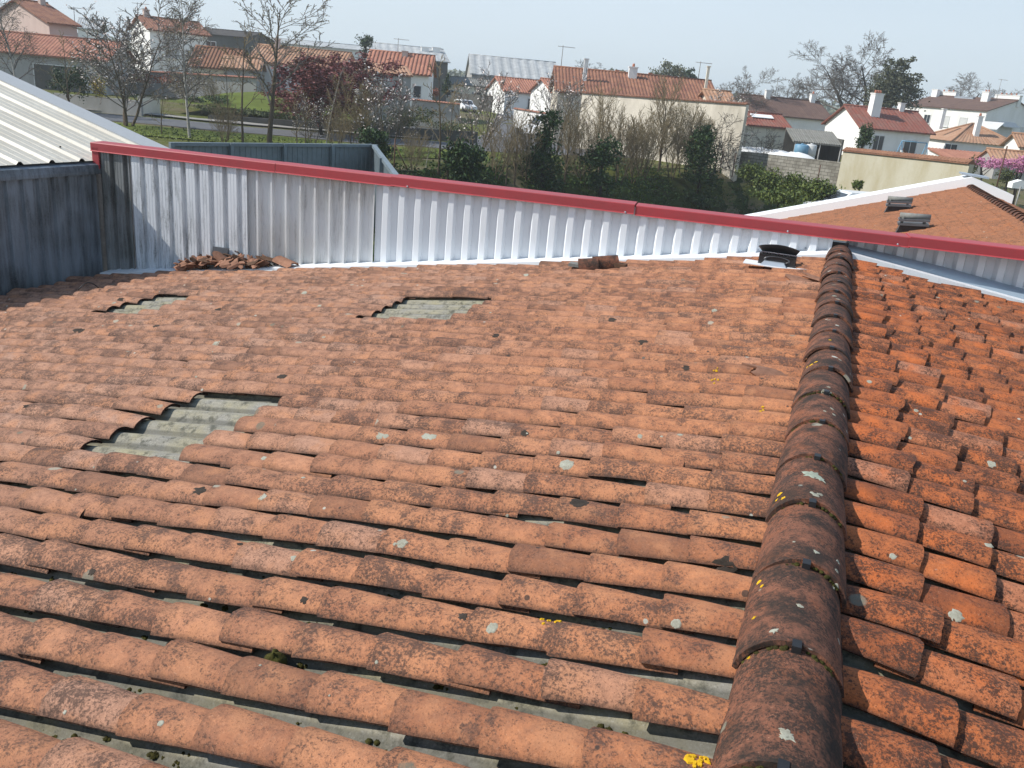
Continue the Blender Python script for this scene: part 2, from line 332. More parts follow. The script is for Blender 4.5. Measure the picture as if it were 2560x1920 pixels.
# ---------------------------------------------------------------- parapet wall behind the roof
par = empty('parapet_wall', 'white ribbed metal parapet wall with red coping across the back of the roof', 'wall')
wd = Vector((1, WSK, 0)).normalized(); wn = Vector((WSK, -1, 0)).normalized()     # along, towards the camera
def wp(x, out=0, z=0): return Vector((x, wally(x), z)) + wn*out
ZC = .135; CHT = .097
def profile(x0, x1, pitch, seq):          # seq: list of (width, depth) of flats and slopes summing to pitch
    pts = []; x = x0
    while x < x1:
        for wdt, dep in seq:
            pts.append((x, dep)); x += wdt
            if x >= x1: break
    pts.append((x1, pts[-1][1])); return pts
def cladding(name, mat, x0, x1, seq, ztop, zbot, off=0., parent=par, label=None):
    pts = profile(x0, x1, 0, seq); mb = MB(); V = []; nz_ = 2
    for x, d in pts:
        p = wp(x, d+off); q = wp(x, d+off); V += [(p.x, p.y, ztop(x)), (q.x, q.y, zbot(x))]
    fs = [(2*i, 2*i+1, 2*i+3, 2*i+2) for i in range(len(pts)-1)]
    mb.add(V, fs); o = mb.build(name, mat, parent)
    if label: o['label'] = label
    return o
zb = lambda x: -.13 - T*abs(x) + .02
zt = lambda x: ZC - .03
A = [(.012, .0), (.03, .036), (.006, .036), (.003, .030), (.034, .036), (.003, .030), (.032, .036), (.012, .036), (.053, .0)]
A = [(.050, 0), (.010, 0), (.036, .058), (.003, .058), (.004, .054), (.032, .058), (.003, .058), (.004, .054), (.030, .058), (.010, .058)]
B = [(.020, 0), (.003, 0), (.003, -.003), (.050, 0), (.003, 0), (.003, -.003), (.060, 0), (.008, 0), (.022, .052), (.010, .052)]
Cq = [(.076, 0), (.028, 0), (.062, .058), (.026, .058)]
cladding('metal_sheet', M['clad_dirty'], -8.60, -8.16, A, zt, zb, .0, label='grimy leftmost sheet')
cladding('metal_sheet', M['clad_old'], -8.18, -6.60, A, zt, zb, .008, label='white sheet with mildew streaks')
cladding('metal_sheet', M['clad_worn'], -6.64, -5.02, B, zt, zb, .0, label='worn greyish sheet with narrow ribs')
cladding('metal_sheet', M['clad_new'], -5.02, -.10, Cq, zt, zb, .006, label='clean white sheet with wide ribs')
cladding('metal_sheet', M['clad_new'], .06, 3.9, Cq, zt, zb, -.16, label='recessed sheet right of the ridge')
# closer at the ridge end
mb = MB(); mb.box(wp(-.02, -.03, -.085), wd*.16, wn*.14, (0, 0, .16)); mb.build('corner_piece', M['black'], par)
# red coping in five lengths
def coping_piece(x0, x1, dz, dout):
    mb = MB(); z1 = ZC+dz; z0 = ZC-CHT+dz; o = .078+dout
    sec = [(-.16, z0+.05), (-.16, z1-.012), (-.155, z1), (o-.006, z1-.004), (o, z1-.012), (o, z0), (o+.014, z0-.010), (o-.006, z0-.010), (o-.006, z0+.002), (o-.006, z1-.02), (-.14, z1-.02), (-.14, z0+.05)]
    n_ = len(sec); V = [wp(x0, a, b_) for a, b_ in sec] + [wp(x1, a, b_) for a, b_ in sec]
    mb.add(V, [(i, (i+1) % n_, n_+(i+1) % n_, n_+i) for i in range(n_)] + [tuple(range(n_)), tuple(range(n_, 2*n_))[::-1]])
    return mb
cps = [(-8.66, -6.235, 0, 0), (-6.227, -4.78, .002, .002), (-4.82, -2.112, .010, .012), (-2.10, .62, .0, .002), (.60, 3.9, .010, .016)]
for x0, x1, dz, do in cps: coping_piece(x0, x1, dz, do).build('coping', M['red'], par)
mb = MB(); mb.box(wp(-8.60, .068, -.06), wd*.085, wn*.02, (0, 0, .27)); mb.box(wp(-8.65, .0, -.06), wd*.02, wn*.12, (0, 0, .27)); mb.build('corner_trim', M['red'], par)
# screws on the coping and the sheet feet
mb = MB()
for x in (-4.62, -2.2, -.55, .5):
    p = wp(x, .094, ZC-CHT+.012); mb.tube([p, p+wn*.012], [.010, .008], 8)
x = -4.9
while x < -.3:
    p = wp(x, .012, zb(x)+.055); mb.tube([p, p+wn*.01], [.010, .008], 6); x += .19*rnd.choice((1, 1, 2))
mb.build('screw', M['zinc'], par)
# white base flashing along the left part
mb = MB(); x = -7.4; V = []; xs = [-8.5, -7.6, -6.4, -5, -4, -3, -2, -1.2, -.6, -.12]
for x in xs:
    z = wb(x)
    for o_, dz in ((.0, .035), (.05, .030), (.075, .034), (.26, .030), (.27, -.03)): V.append(wp(x, o_+.01, z+dz))
fs = [(5*i+k, 5*i+k+1, 5*i+6+k, 5*i+5+k) for i in range(len(xs)-1) for k in range(4)]
mb.add(V, fs); o = mb.build('base_flashing', M['metal_white'], par)
# rounded roll and flat flashing right of the ridge
mb = MB(); V = []; xs = [.05, .5, 1, 2, 3, 3.9]; nr = 10
for x in xs:
    z = wb(x)
    for k in range(nr+1):
        a_ = math.pi*(.02 + .96*k/nr); s_ = min(1, .55+.5*x)
        V.append(wp(x, -.085 - .095*math.cos(math.pi-a_)*-1*1.0 + 0, z+.03+.10*s_*math.sin(a_)) )
fs = [((nr+1)*i+k, (nr+1)*i+k+1, (nr+1)*(i+1)+k+1, (nr+1)*(i+1)+k) for i in range(len(xs)-1) for k in range(nr)]
mb.add(V, fs, True); mb.build('rounded_flashing', M['flash_blue'], par)
mb = MB(); V = []
for x in xs:
    z = wb(x)
    for o_, dz in ((.0, .036), (.02, .042), (.115, .036), (.118, -.03)): V.append(wp(x, o_, z+dz))
mb.add(V, [(4*i+k, 4*i+k+1, 4*i+5+k, 4*i+4+k) for i in range(len(xs)-1) for k in range(3)]); mb.build('base_flashing', M['metal_white'], par)
# ---------------------------------------------------------------- dark clad side wall and the ribbed metal roof behind it
side = empty('side_wall', 'dark grimy ribbed metal side wall in shade at the left end of the roof', 'wall')
mb = MB(); pts = []; y = 3.0
while y < 8.32:
    for wdt, d in ((.05, 0), (.018, 0), (.12, .03), (.018, .03)):
        pts.append((y, d)); y += wdt
pts = [q for q in pts if q[0] < 8.33]
V = []
for y, d in pts: V += [(-8.6+d, y, -.23), (-8.6+d, y, -1.52)]
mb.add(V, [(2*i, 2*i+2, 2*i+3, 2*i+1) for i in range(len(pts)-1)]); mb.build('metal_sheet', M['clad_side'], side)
mb = MB(); mb.prism([(-8.72, 3.0, -.235), (-8.545, 3.0, -.235), (-8.545, 3.0, -.20), (-8.56, 3.0, -.128), (-8.60, 3.0, -.112), (-8.72, 3.0, -.10)], (0, 5.31, 0)); mb.build('top_flashing', M['clad_side'], side)
mb = MB(); mb.box((-8.66, 5.66, -.9), (.06, 0, 0), (0, 5.3, 0), (0, 0, 1.3)); mb.build('wall_core', M['slab'], side)
TM = .262
mroof = empty('metal_roof', 'pale ribbed metal roof rising to the left behind the dark side wall', 'roof')
zm = lambda x: -.085 + TM*(-8.62-x)
# far verge: where the pixel ray (430,366) meets the roof plane
d = ray(300, 325); k = (zm(0) - EYE.z + TM*0 - 0 - (-TM)*0 ) 
den = d.z + TM*d.x; k = (-.085 + TM*(-8.62-EYE.x) - EYE.z)/den; VP_ = EYE + d*k; YF = VP_.y
mb = MB(); V = []; pts = []; y = 2.5
while y < YF:
    for wdt, dd in ((.035, .032), (.03, .032), (.10, 0), (.006, 0), (.01, .005), (.10, 0), (.006, 0), (.01, .005), (.10, 0), (.03, 0)):
        pts.append((y, dd)); y += wdt
XL = -34
for y, dd in pts: V += [(-8.62, y, zm(-8.62)+dd), (XL, y, zm(XL)+dd)]
mb.add(V, [(2*i, 2*i+1, 2*i+3, 2*i+2) for i in range(len(pts)-1)]); mb.build('ribbed_sheet', M['metal_roof'], mroof)
yE = pts[-1][0]
mb = MB(); mb.prism([(-8.62, yE-.34, zm(-8.62)+.030), (-8.62, yE+.03, zm(-8.62)+.030), (-8.62, yE+.03, zm(-8.62)-.03), (-8.62, yE+.02, zm(-8.62)-.03), (-8.62, yE+.02, zm(-8.62)+.022), (-8.62, yE-.34, zm(-8.62)+.024)], (XL+8.62, 0, -TM*(XL+8.62))); mb.build('verge_flashing', M['verge'], mroof)
mb = MB()
for i in range(8):
    for xo in (-8.95, -13.0, -18.0):
        y = 2.5+.045/2 + .427*(i*2 + 3) 
        if y < YF: p = Vector((xo, y, zm(xo)+.038)); mb.tube([p, p+Vector((0, 0, .018))], .011, 6)
mb.build('screw', M['strap'], mroof)
mb = MB(); mb.prism([(-8.75, 2.5, -6), (XL, 2.5, -6), (XL, 2.5, zm(XL)-.1), (-8.75, 2.5, zm(-8.75)-.15)], (0, yE-2.5, 0)); mb.build('wall', M['slab'], mroof)
# === BG
# ================================================================ small things on the roof
slope_bvh = BVHTree.FromPolygons([Vector(v) for v in left_mb.v] + [Vector(v) for v in right_mb.v],
                                 [f for f in left_mb.f] + [tuple(i+len(left_mb.v) for i in f) for f in right_mb.f])
def hit(px, py):
    d = ray(px, py).normalized(); h = slope_bvh.ray_cast(EYE, d)
    return (h[0], h[1]) if h[0] is not None else (None, None)
def onroof(x, y, side=-1):
    h = slope_bvh.ray_cast(Vector((x, y, 2)), Vector((0, 0, -1))); return h[0]
def shard(mb, c, yaw, tilt, roll, L, W, H, th, tint, jag=.03):        # piece of a curved tile
    a = Vector((math.cos(yaw), math.sin(yaw), 0)); b = Vector((-math.sin(yaw), math.cos(yaw), 0)); n = Vector((0, 0, 1))
    rot = Matrix.Rotation(tilt, 3, b) @ Matrix.Rotation(roll, 3, a); a = rot @ a; b = rot @ b; n = rot @ n
    V = []; ns = 5; j0 = [rnd.uniform(-jag, jag) for _ in range(ns+1)]; j1 = [rnd.uniform(-jag, jag) for _ in range(ns+1)]
    t0 = rnd.uniform(0, .35); t1 = rnd.uniform(.65, 1)
    for o in (0, th):
        for k in (0, 1):
            for i in range(ns+1):
                an = math.pi*(1-(t0+(t1-t0)*i/ns)); V.append(c + a*((k-.5)*L + (j1[i] if k else j0[i])) + b*(math.cos(an)*(W/2-o)) + n*(math.sin(an)*(H-o)))
    m1 = ns+1; fs = []
    for i in range(ns): fs += [(i, i+1, m1+i+1, m1+i), (2*m1+i, 3*m1+i, 3*m1+i+1, 2*m1+i+1), (i, 2*m1+i, 2*m1+i+1, i+1), (m1+i, m1+i+1, 3*m1+i+1, 3*m1+i)]
    fs += [(0, m1, 3*m1, 2*m1), (ns, 2*m1+ns, 3*m1+ns, m1+ns)]
    mb.add(V, fs, False, tint)
pile_where = ['leaning on the foot of the white ribbed wall', 'in the heap of broken tiles by the parapet']
for i in range(58):                                            # heap of broken tiles against the wall
    f = rnd.random(); x = -7.42 + 1.12*f; hgt = .12*math.sin(math.pi*min(1, max(0, f*1.05)))**1.2
    lay = rnd.random(); out = .05 + .27*rnd.random()
    p = wp(x, out, 0); z = wb(x) + .05 + hgt*lay*(1-(out-.05)/.5)
    mb = MB(); shard(mb, Vector((0, 0, 0)), rnd.uniform(-.9, 1.2), rnd.uniform(-.6, .6), rnd.uniform(-.8, .8), rnd.uniform(.08, .22), rnd.uniform(.12, .17), .06, .012, (rnd.random(),)*3)
    o = mb.build('broken_tile', M['clay_raw'] if rnd.random() < .75 else M['clay_dark'], None); o.location = (p.x, p.y, z)
    tag(o, 'broken curved piece of terracotta tile heaped against the foot of the white ribbed wall', 'broken tile', 'broken tiles heaped against the wall')
for (x, out, yaw, lab) in ((-6.22, .12, .2, 'dark broken tile lying alone just right of the heap'), (-6.05, .16, -.3, 'rusty brown tile piece at the right end past the heap')):
    p = wp(x, out, 0); mb = MB(); shard(mb, Vector(), yaw, .1, .1, .3, .17, .06, .012, (.5,)*3)
    o = mb.build('broken_tile', M['clay_dark'] if yaw > 0 else M['clay_raw'], None); o.location = (p.x, p.y, wb(x)+.06); tag(o, lab, 'broken tile', 'broken tiles heaped against the wall')
mb = MB(); p = wp(-6.95, .10, 0); mb.box((0, 0, 0), (.20, .03, .0), (0, .02, .0), (.02, .03, .17)); o = mb.build('slate_piece', M['hood']); o.location = (p.x, p.y, wb(-6.95)+.19)
tag(o, 'dark grey slate leaning on the white wall above the heap of broken tiles', 'slate')
# loose ridge tiles and slab by the wall
h, _ = hit(1492, 672)
for k, (dx, dy, dz, yaw, lab) in enumerate(((0.0, 0.04, .03, -.35, 'brown loose ridge tile lying overturned near the foot of the white wall'), (-.13, -.03, .0, -.35, 'smaller loose tile tucked under the brown ridge tile near the white wall'))):
    mb = MB(); tile_shape(mb, Vector((0, 0, 0)), Vector((1, 0, .0)).normalized(), Vector((0, 1, 0)), Vector((0, 0, 1)), .25-.05*k, .19, .18, .10, .095, .014, (.5, .5, .5), seg=12, lift=0, arc=84)
    o = mb.build('loose_tile', M['tile_ridge']); o.location = (h.x+dx-.05, h.y+dy, h.z+dz-.02); o.rotation_euler = (.1, -.16, .42 if k == 0 else .30); tag(o, lab, 'roof tile', 'loose tiles by the wall')
h2, _ = hit(1447, 672); mb = MB(); mb.box((0, 0, 0), (.26, .0, 0), (0, .12, 0), (0, 0, .03)); o = mb.build('concrete_slab', M['slab']); o.location = h2 + Vector((.02, .04, .03)); o.rotation_euler = (0, 0, .06)
tag(o, 'flat grey slab lying beside the loose brown ridge tile', 'slab')
h3, _ = hit(1545, 669)
if h3: mb = MB(); mb.box((0, 0, 0), (.15, .0, 0), (0, .09, 0), (0, 0, .04)); o = mb.build('slab_offcut', M['clay_dark']); o.location = h3 + Vector((0, .03, .02)); tag(o, 'small dark offcut right of the loose brown ridge tile', 'offcut')
# roof vent
vent = empty('roof_vent', 'black roof vent with curved smoke-grey hood near the ridge', 'vent'); h, _ = hit(1945, 668)
vent.location = h; c = Vector(h); yv = Vector((0, 1, 0))
mb = MB(); mb.box(c+Vector((.0, .0, .012)), (.62, 0, -.0), (0, .22, 0), (0, 0, .008)); mb.box(c+Vector((.28, .0, .022)), (.22, 0, .01), (0, .18, 0), (0, 0, .006)); part(mb, 'base_plate', M['metal_white'], vent)
mb = MB(); cb = c+Vector((-.02, .03, .055)); n1 = 16
mb.prism([cb+Vector((-.165, -.05, -.045)), cb+Vector((.165, -.05, -.045)), cb+Vector((.165, -.05, .045)), cb+Vector((-.165, -.05, .045))], (0, .20, 0)); part(mb, 'housing', M['black'], vent)
mb = MB(); V = []; fs = []
for k in range(n1):
    a = 2*math.pi*k/n1
    for rr, dy in ((1.0, -.052), (.9, -.062), (.84, -.054)): V.append(cb+Vector((.12*rr*math.cos(a), dy, .028*rr*math.sin(a)*1.1+.012)))
for k in range(n1):
    for q in (0, 1): fs.append((3*k+q, 3*((k+1) % n1)+q, 3*((k+1) % n1)+q+1, 3*k+q+1))
mb.add(V, fs, True); part(mb, 'mouth_ring', M['hood'], vent)
mb = MB(); V = []; nu, nv = 12, 5
for o_ in (0, .006):
    for j in range(nv+1):
        for i in range(nu+1):
            s_ = i/nu*2-1; t_ = j/nv; V.append(cb+Vector((s_*(.155+.03*t_), .02-.12*t_*0+.10*(1-t_)-.06*t_, .05+.065*t_+.03*(1-s_*s_)*(t_)+o_)))
w_ = nu+1; off = (nu+1)*(nv+1); fs = []
for j in range(nv):
    for i in range(nu):
        fs += [(j*w_+i, j*w_+i+1, (j+1)*w_+i+1, (j+1)*w_+i), (off+j*w_+i, off+(j+1)*w_+i, off+(j+1)*w_+i+1, off+j*w_+i+1)]
mb.add(V, fs, True); part(mb, 'hood', M['hood'], vent)
mb = MB(); V = []
for k in range(13):
    x = -.16+.32*k/12; mb.tube([cb+Vector((x, -.048, .046)), cb+Vector((x, -.05, .068))], .0035, 4)
mb.box(cb+Vector((0, -.05, .048)), (.33, 0, 0), (0, .012, 0), (0, 0, .008)); part(mb, 'grille', M['strap'], vent)
mb = MB(); V = []
for k in range(10):
    a = math.pi*k/9; V.append(c+Vector((-.05+.11*math.cos(a), -.10-.02*math.sin(a), .03)))
mb.prism([c+Vector((-.16, -.09, .012)), c+Vector((.08, -.09, .012)), c+Vector((.05, -.07, .05)), c+Vector((-.13, -.07, .05))], (0, .05, 0)); part(mb, 'flashing_collar', M['zinc'], vent)
# wire
a0, _ = hit(195, 728); b0, _ = hit(247, 722)
if a0 and b0:
    mb = MB(); mb.tube([a0.lerp(b0, t)+Vector((0, 0, .01+.07*math.sin(math.pi*t))) for t in [i/10 for i in range(11)]], .006, 5)
    tag(mb.build('wire', M['strap']), 'short bent wire lying on the tiles by the dark side wall', 'wire')
# broken rim tiles near the ridge
for (px, py, yaw, L, lab) in ((1998, 698, .1, .22, 'jagged broken tile edge sticking up left of the upper ridge'), (2040, 697, -.2, .2, 'curled tile fragment touching the left flank of the upper ridge'),
                              (1800, 1130, .3, .2, None), (1700, 1745, -.9, .18, None), (1920, 930, .4, .22, 'tilted tile fragment left of the ridge, half way up')):
    h, _ = hit(px, py)
    if h is None or lab is None: continue
    mb = MB(); shard(mb, Vector(), yaw, .12, .08, L, .17, .055, .012, (.5,)*3, .05); o = mb.build('tile_fragment', M['clay_raw']); o.location = h+Vector((0, 0, -.035)); tag(o, lab, 'tile fragment', 'loose fragments on the slope')
# moss and lichen
def blob(mb, c, r, flat=.6, n=9, tint=(.5,)*3):
    V = []; fs = []; ph = rnd.random()*50
    for j in range(6):
        f = math.pi*.5*j/5
        for i in range(n):
            a = 2*math.pi*i/n; q = 1+.35*noise.noise(Vector((math.cos(a)*1.5+ph, math.sin(a)*1.5, f*2)))
            V.append(Vector(c)+Vector((r*q*math.cos(a)*math.cos(f), r*q*math.sin(a)*math.cos(f), r*flat*q*math.sin(f)-.2*r)))
    for j in range(5):
        for i in range(n): fs.append((j*n+i, j*n+(i+1) % n, (j+1)*n+(i+1) % n, (j+1)*n+i))
    mb.add(V, fs, True, tint)
_d = ray(690, 1642); h = EYE + _d*((bed(-1, -1)+.165-.165-T*0-EYE.z)/_d.z); mb = MB()
ych = YL0-PITCHY*.5+PITCHY*round((h.y-(YL0-PITCHY*.5))/PITCHY); blob(mb, Vector((h.x, ych, bed(h.x, -1)+.030)), .036, 1.1, 14); blob(mb, Vector((h.x, ych, bed(h.x, -1)+.004)), .034, .9, 12); tag(mb.build('moss_cushion', M['moss']), 'big round olive moss cushion in a gap between tile rows, lower left', 'moss')
mb = MB()
for j in range(-1, 9):                                          # moss along the channels near the camera
    yv_ = YL0 - 3*PITCHY + j*PITCHY + PITCHY/2
    for k in range(170):
        x = -rnd.uniform(.3, 4.6)
        if noise.noise(Vector((x*2.3, yv_*7, 0))) < -.12: continue
        if rnd.random() < max(0, (yv_-1.7)*.5): continue
        yy = yv_+rnd.choice((.022, .030, .010))+rnd.gauss(0, .010); q_ = math.cos(2*math.pi*(yy-YL0)/PITCHY); zs = bed(x, -1)+.010+.026*(abs(q_)**(.75 if q_ > 0 else 1.3))*(1 if q_ > 0 else -1)
        rm = rnd.uniform(.004, .014)
        for w3 in range(3): blob(mb, (x+rnd.gauss(0, rm*.9), yy+rnd.gauss(0, rm*.35), zs-.001), rm*rnd.uniform(.4, 1), .75, 7)
tag(mb.build('moss', M['moss']), 'small dark moss tufts growing in the channels between the tile rows', 'moss', kind='stuff')
def lichen(mb, px, py, r, thin=.0009, n=18, lobes=.22, holes=False):
    h, nn = hit(px, py)
    if h is None or h.x > -.12 and h.x < .12: return
    if nn.z < 0: nn = -nn
    a = nn.cross(Vector((0, 1, 0))).normalized(); b = nn.cross(a); ph = rnd.random()*90; V = []; rings = (0, .45, .8, 1)
    for k, q in enumerate(rings):
        for i in range(n if k else 1):
            an = 2*math.pi*i/n; rr = r*q*(1+lobes*noise.noise(Vector((math.cos(an)*2+ph, math.sin(an)*2, 0)))*2)
            p = h+(a*math.cos(an)+b*math.sin(an))*rr; g = slope_bvh.ray_cast(p+nn*.012, -nn, .03)[0]; V.append((g if g else p)+nn*(thin+.0004 if k < 3 else .0002))
    fs = [(0, 1+i, 1+(i+1) % n) for i in range(n)]
    for k in (0, 1):
        for i in range(n): fs.append((1+k*n+i, 1+k*n+(i+1) % n, 1+(k+1)*n+(i+1) % n, 1+(k+1)*n+i))
    mb.add(V, fs, False)
mb = MB()
for px, py, r in ((1340, 1535, .014), (1355, 1545, .013), (1372, 1543, .012), (1390, 1550, .010), (1366, 1556, .008), (1740, 1880, .022), (1722, 1895, .016), (1760, 1900, .012), (1745, 1912, .013), (1790, 922, .012), (1786, 952, .010), (1905, 1022, .012), (1956, 1240, .012)):
    for _ in range(4): lichen(mb, px+rnd.uniform(-10, 10), py+rnd.uniform(-7, 7), r*rnd.uniform(.35, .7), .003, 10, .5)
tag(mb.build('yellow_lichen', M['lich_y']), 'bright yellow lichen crusts on a few of the tiles', 'lichen', kind='stuff')
mb = MB()
for px, py, r in ((1417, 1160, .030), (1005, 1358, .018), (950, 1090, .018), (965, 1090, .014), (1080, 1092, .02), (1065, 1090, .02), (1600, 1090, .012), (1700, 1087, .012), (655, 1242, .018), (700, 1362, .012), (1230, 1570, .016), (735, 1395, .014), (540, 860, .03), (285, 757, .02), (800, 766, .03), (875, 785, .03), (760, 733, .03), (1010, 683, .03), (1315, 687, .025), (1785, 776, .02), (660, 1145, .014), (1690, 1560, .014)):
    lichen(mb, px, py, r)
    if rnd.random() < .3: lichen(mb, px+rnd.uniform(-20, 20), py+rnd.uniform(-9, 9), r*.35)
for _ in range(26): lichen(mb, rnd.uniform(0, 1900), rnd.uniform(760, 1900), rnd.uniform(.003, .009))
for _ in range(5): lichen(mb, rnd.uniform(2150, 2560), rnd.uniform(900, 1500), rnd.uniform(.004, .014))
for px, py, r in ((2275, 1095, .008), (2390, 1540, .02), (2480, 1160, .018), (2110, 1140, .012)): lichen(mb, px, py, r)
o_ = mb
mb = MB(); M['lich_d'] = plain('lichen_dark', (.07, .055, .045), .95, .5, 120, .1, c2=(.03, .025, .02))
for px, py, r in ((500, 1225, .026), (1445, 1255, .034), (1812, 1415, .030), (70, 1015, .03), (1238, 838, .03), (1608, 856, .03), (195, 828, .05), (545, 775, .03), (390, 815, .03), (1312, 1083, .018), (1345, 1540, .012), (1265, 1365, .012), (1158, 1540, .014), (230, 1430, .012), (760, 1500, .012), (600, 1360, .012), (1530, 800, .03), (300, 750, .04), (705, 940, .03), (1715, 920, .02)):
    lichen(mb, px, py, r, .0007, 18, .3)
tag(mb.build('dark_lichen', M['lich_d']), 'dark brown lichen rings and stains on scattered tiles', 'lichen', kind='stuff'); mb = o_
tag(mb.build('pale_lichen', M['lich_w']), 'pale grey lichen discs scattered over the tiles', 'lichen', kind='stuff')

bpy.context.view_layer.update(); _v = []; _f = []
for o in roof.children:
    if o.name.startswith('ridge_tile'):
        b_ = len(_v); _v += [o.matrix_world @ q.co for q in o.data.vertices]; _f += [tuple(b_+i for i in p.vertices) for p in o.data.polygons]
_keep = slope_bvh; slope_bvh = BVHTree.FromPolygons(_v, _f); hit0 = hit
def hit_r(px, py):
    d = ray(px, py).normalized(); h = slope_bvh.ray_cast(EYE, d); return (h[0], h[1]) if h[0] is not None else (None, None)
def crust(mb, px, py, r, n=16):
    h, nn = hit_r(px, py)
    if h is None: return
    if nn.dot(EYE-h) < 0: nn = -nn
    a = nn.cross(Vector((0, 1, 0))).normalized(); b = nn.cross(a); ph = rnd.random()*90; V = []
    for k, q in enumerate((0, .5, .85, 1)):
        for i in range(n if k else 1):
            an = 2*math.pi*i/n; rr_ = r*q*(1+.9*noise.noise(Vector((math.cos(an)*2.2+ph, math.sin(an)*2.2, 0)))); p = h+(a*math.cos(an)+b*math.sin(an))*rr_
            g = slope_bvh.ray_cast(p+nn*.02, -nn, .05)[0]; V.append((g if g else p)+nn*(.0016 if k < 3 else .0003))
    fs = [(0, 1+i, 1+(i+1) % n) for i in range(n)]
    for k in (0, 1):
        for i in range(n): fs.append((1+k*n+i, 1+k*n+(i+1) % n, 1+(k+1)*n+(i+1) % n, 1+(k+1)*n+i))
    mb.add(V, fs, False)
mb = MB()
for px, py, r in ((1968, 1836, .016), (1960, 1842, .010), (1975, 1845, .008), (1955, 1825, .006), (2040, 1238, .012), (2050, 1236, .010), (2030, 1232, .008), (2062, 984, .016), (2075, 985, .010), (2072, 968, .010), (2080, 1022, .010), (2085, 1037, .009), (2062, 1028, .007), (2040, 1380, .009), (2095, 1405, .009), (2092, 1428, .008), (2000, 1515, .008), (1935, 1578, .010), (2086, 740, .016), (2095, 748, .014), (1985, 1355, .004), (2100, 900, .01), (2090, 1465, .008)): crust(mb, px, py, r)
tag(mb.build('ridge_lichen', M['lich_w']), 'pale lichen crusts growing on the ridge tiles', 'lichen', kind='stuff')
mb = MB(); crust(mb, 2032, 1187, .030, 22); crust(mb, 2050, 1196, .020); crust(mb, 2020, 1184, .016); tag(mb.build('green_lichen', M['lich_g']), 'broad grey green lichen patch on a ridge tile half way down', 'lichen')
mb = MB()
for px, py, r in ((2040, 905, .010), (2028, 912, .012), (2018, 918, .008), (2075, 850, .008), (1950, 1235, .010), (1958, 1245, .008), (1942, 1250, .006), (1898, 1455, .009), (1905, 1465, .006), (1885, 1545, .006), (1872, 1645, .005)): crust(mb, px, py, r)
tag(mb.build('ridge_yellow_lichen', M['lich_y']), 'bright yellow lichen flecks along the left edge of the ridge tiles', 'lichen', kind='stuff')
mb = MB()                                                      # moss under the lips of the nearer ridge tiles
for k in range(0, 7):
    for _ in range(26):
        q = rnd.uniform(-1.1, .9); x = .122*math.sin(q)/math.sin(1.36); z = -.115+.113*(math.cos(q)-.208)/.792; blob(mb, (x, Y0+EXPO*k-.004+rnd.uniform(-.006, .004), z-.012), rnd.uniform(.004, .009), .8, 6)
tag(mb.build('ridge_moss', M['moss']), 'thin moss lines under the lips of the ridge tiles', 'moss', kind='stuff')
slope_bvh = _keep
# ================================================================ neighbouring roof beyond the red coping
X2, Y2, Z2 = 3.412, 29.2, -.40
_d = ray(1962, 549); _P = EYE + _d*(Y2/_d.y); T2 = (Z2-.03-_P.z)/(X2-_P.x)
nr_ = empty('neighbour_roof', 'orange tiled roof with white verge beyond the red coping at the right', 'roof', loc=(X2, Y2, -3))
mb = MB(); ph = 0; V = []; nstep = 27; nper = 6; ys = []
y = 9.9
while y < Y2+.1: ys.append(y); y += PITCHY*1.05/nper
for sgn, xe in ((-1, 8.4), (1, 5.5)):
    V = []
    for i in range(int(xe/.33)+1):
        for e_ in (0, 1):
            x = min(xe, i*.33 + .33*e_); lift = .018*e_
            for k, yy in enumerate(ys):
                q = .055*abs(math.cos(math.pi*(k/nper)))**.7 + .012*noise.noise(Vector((i*3.1, int(k/nper)*2.7, 5)))
                V.append((X2+sgn*x, yy, Z2-.05-T2*x+q+lift))
    m1 = len(ys); nrow = len(V)//m1
    mb.add(V, [(r*m1+k, r*m1+k+1, (r+1)*m1+k+1, (r+1)*m1+k) for r in range(nrow-1) for k in range(m1-1)], False)
n_ = len(mb.v); mb.t = [((int(i*.37) % 7)/7*.4+.3, .3, .5) for i in range(n_)]
part(mb, 'tile_slope', M['tile_far'], nr_)
for k in range(44):
    y = 12.0+k*.40
    if y > Y2-.2: break
    if k == 0:
        mb = MB(); tile_shape(mb, Vector((0, 0, 0)), Vector((0, 1, 0)), Vector((1, 0, 0)), Vector((0, 0, 1)), .46, .26, .21, .11, .09, .014, (.5,)*3, seg=10, lift=.02); r0 = mb.build('ridge_tile', M['tile_ridge'], nr_); r0.location = (0, y-Y2, Z2-.05+3)
    else: r1 = r0.copy(); col.objects.link(r1); r1.parent = nr_; r1.location = (0, y-Y2, Z2-.05+3)
mb = MB()                                                      # white metal verge capping
for sgn, xe in ((-1, 8.4), (1, 1.2)):
    mb.prism([(X2, Y2, Z2-.02), (X2+sgn*xe, Y2, Z2-.02-T2*xe), (X2+sgn*xe, Y2, Z2+.26-T2*xe), (X2, Y2, Z2+.26)], (0, 1.35, 0))
part(mb, 'verge_capping', M['white_paint'], nr_)
mb = MB(); mb.box((X2+.1, Y2+.6, Z2+.29), (.75, 0, -.05), (0, .8, 0), (0, 0, .05)); part(mb, 'ridge_capping', M['zinc'], nr_)
mb = MB(); mb.prism([(X2-8.2, 10.1, -6), (X2+5.3, 10.1, -6), (X2+5.3, 10.1, Z2-.2-T2*5.3), (X2, 10.1, Z2-.2), (X2-8.2, 10.1, Z2-.2-T2*8.2)], (0, Y2-9.4, 0)); part(mb, 'wall', M['slab'], nr_)
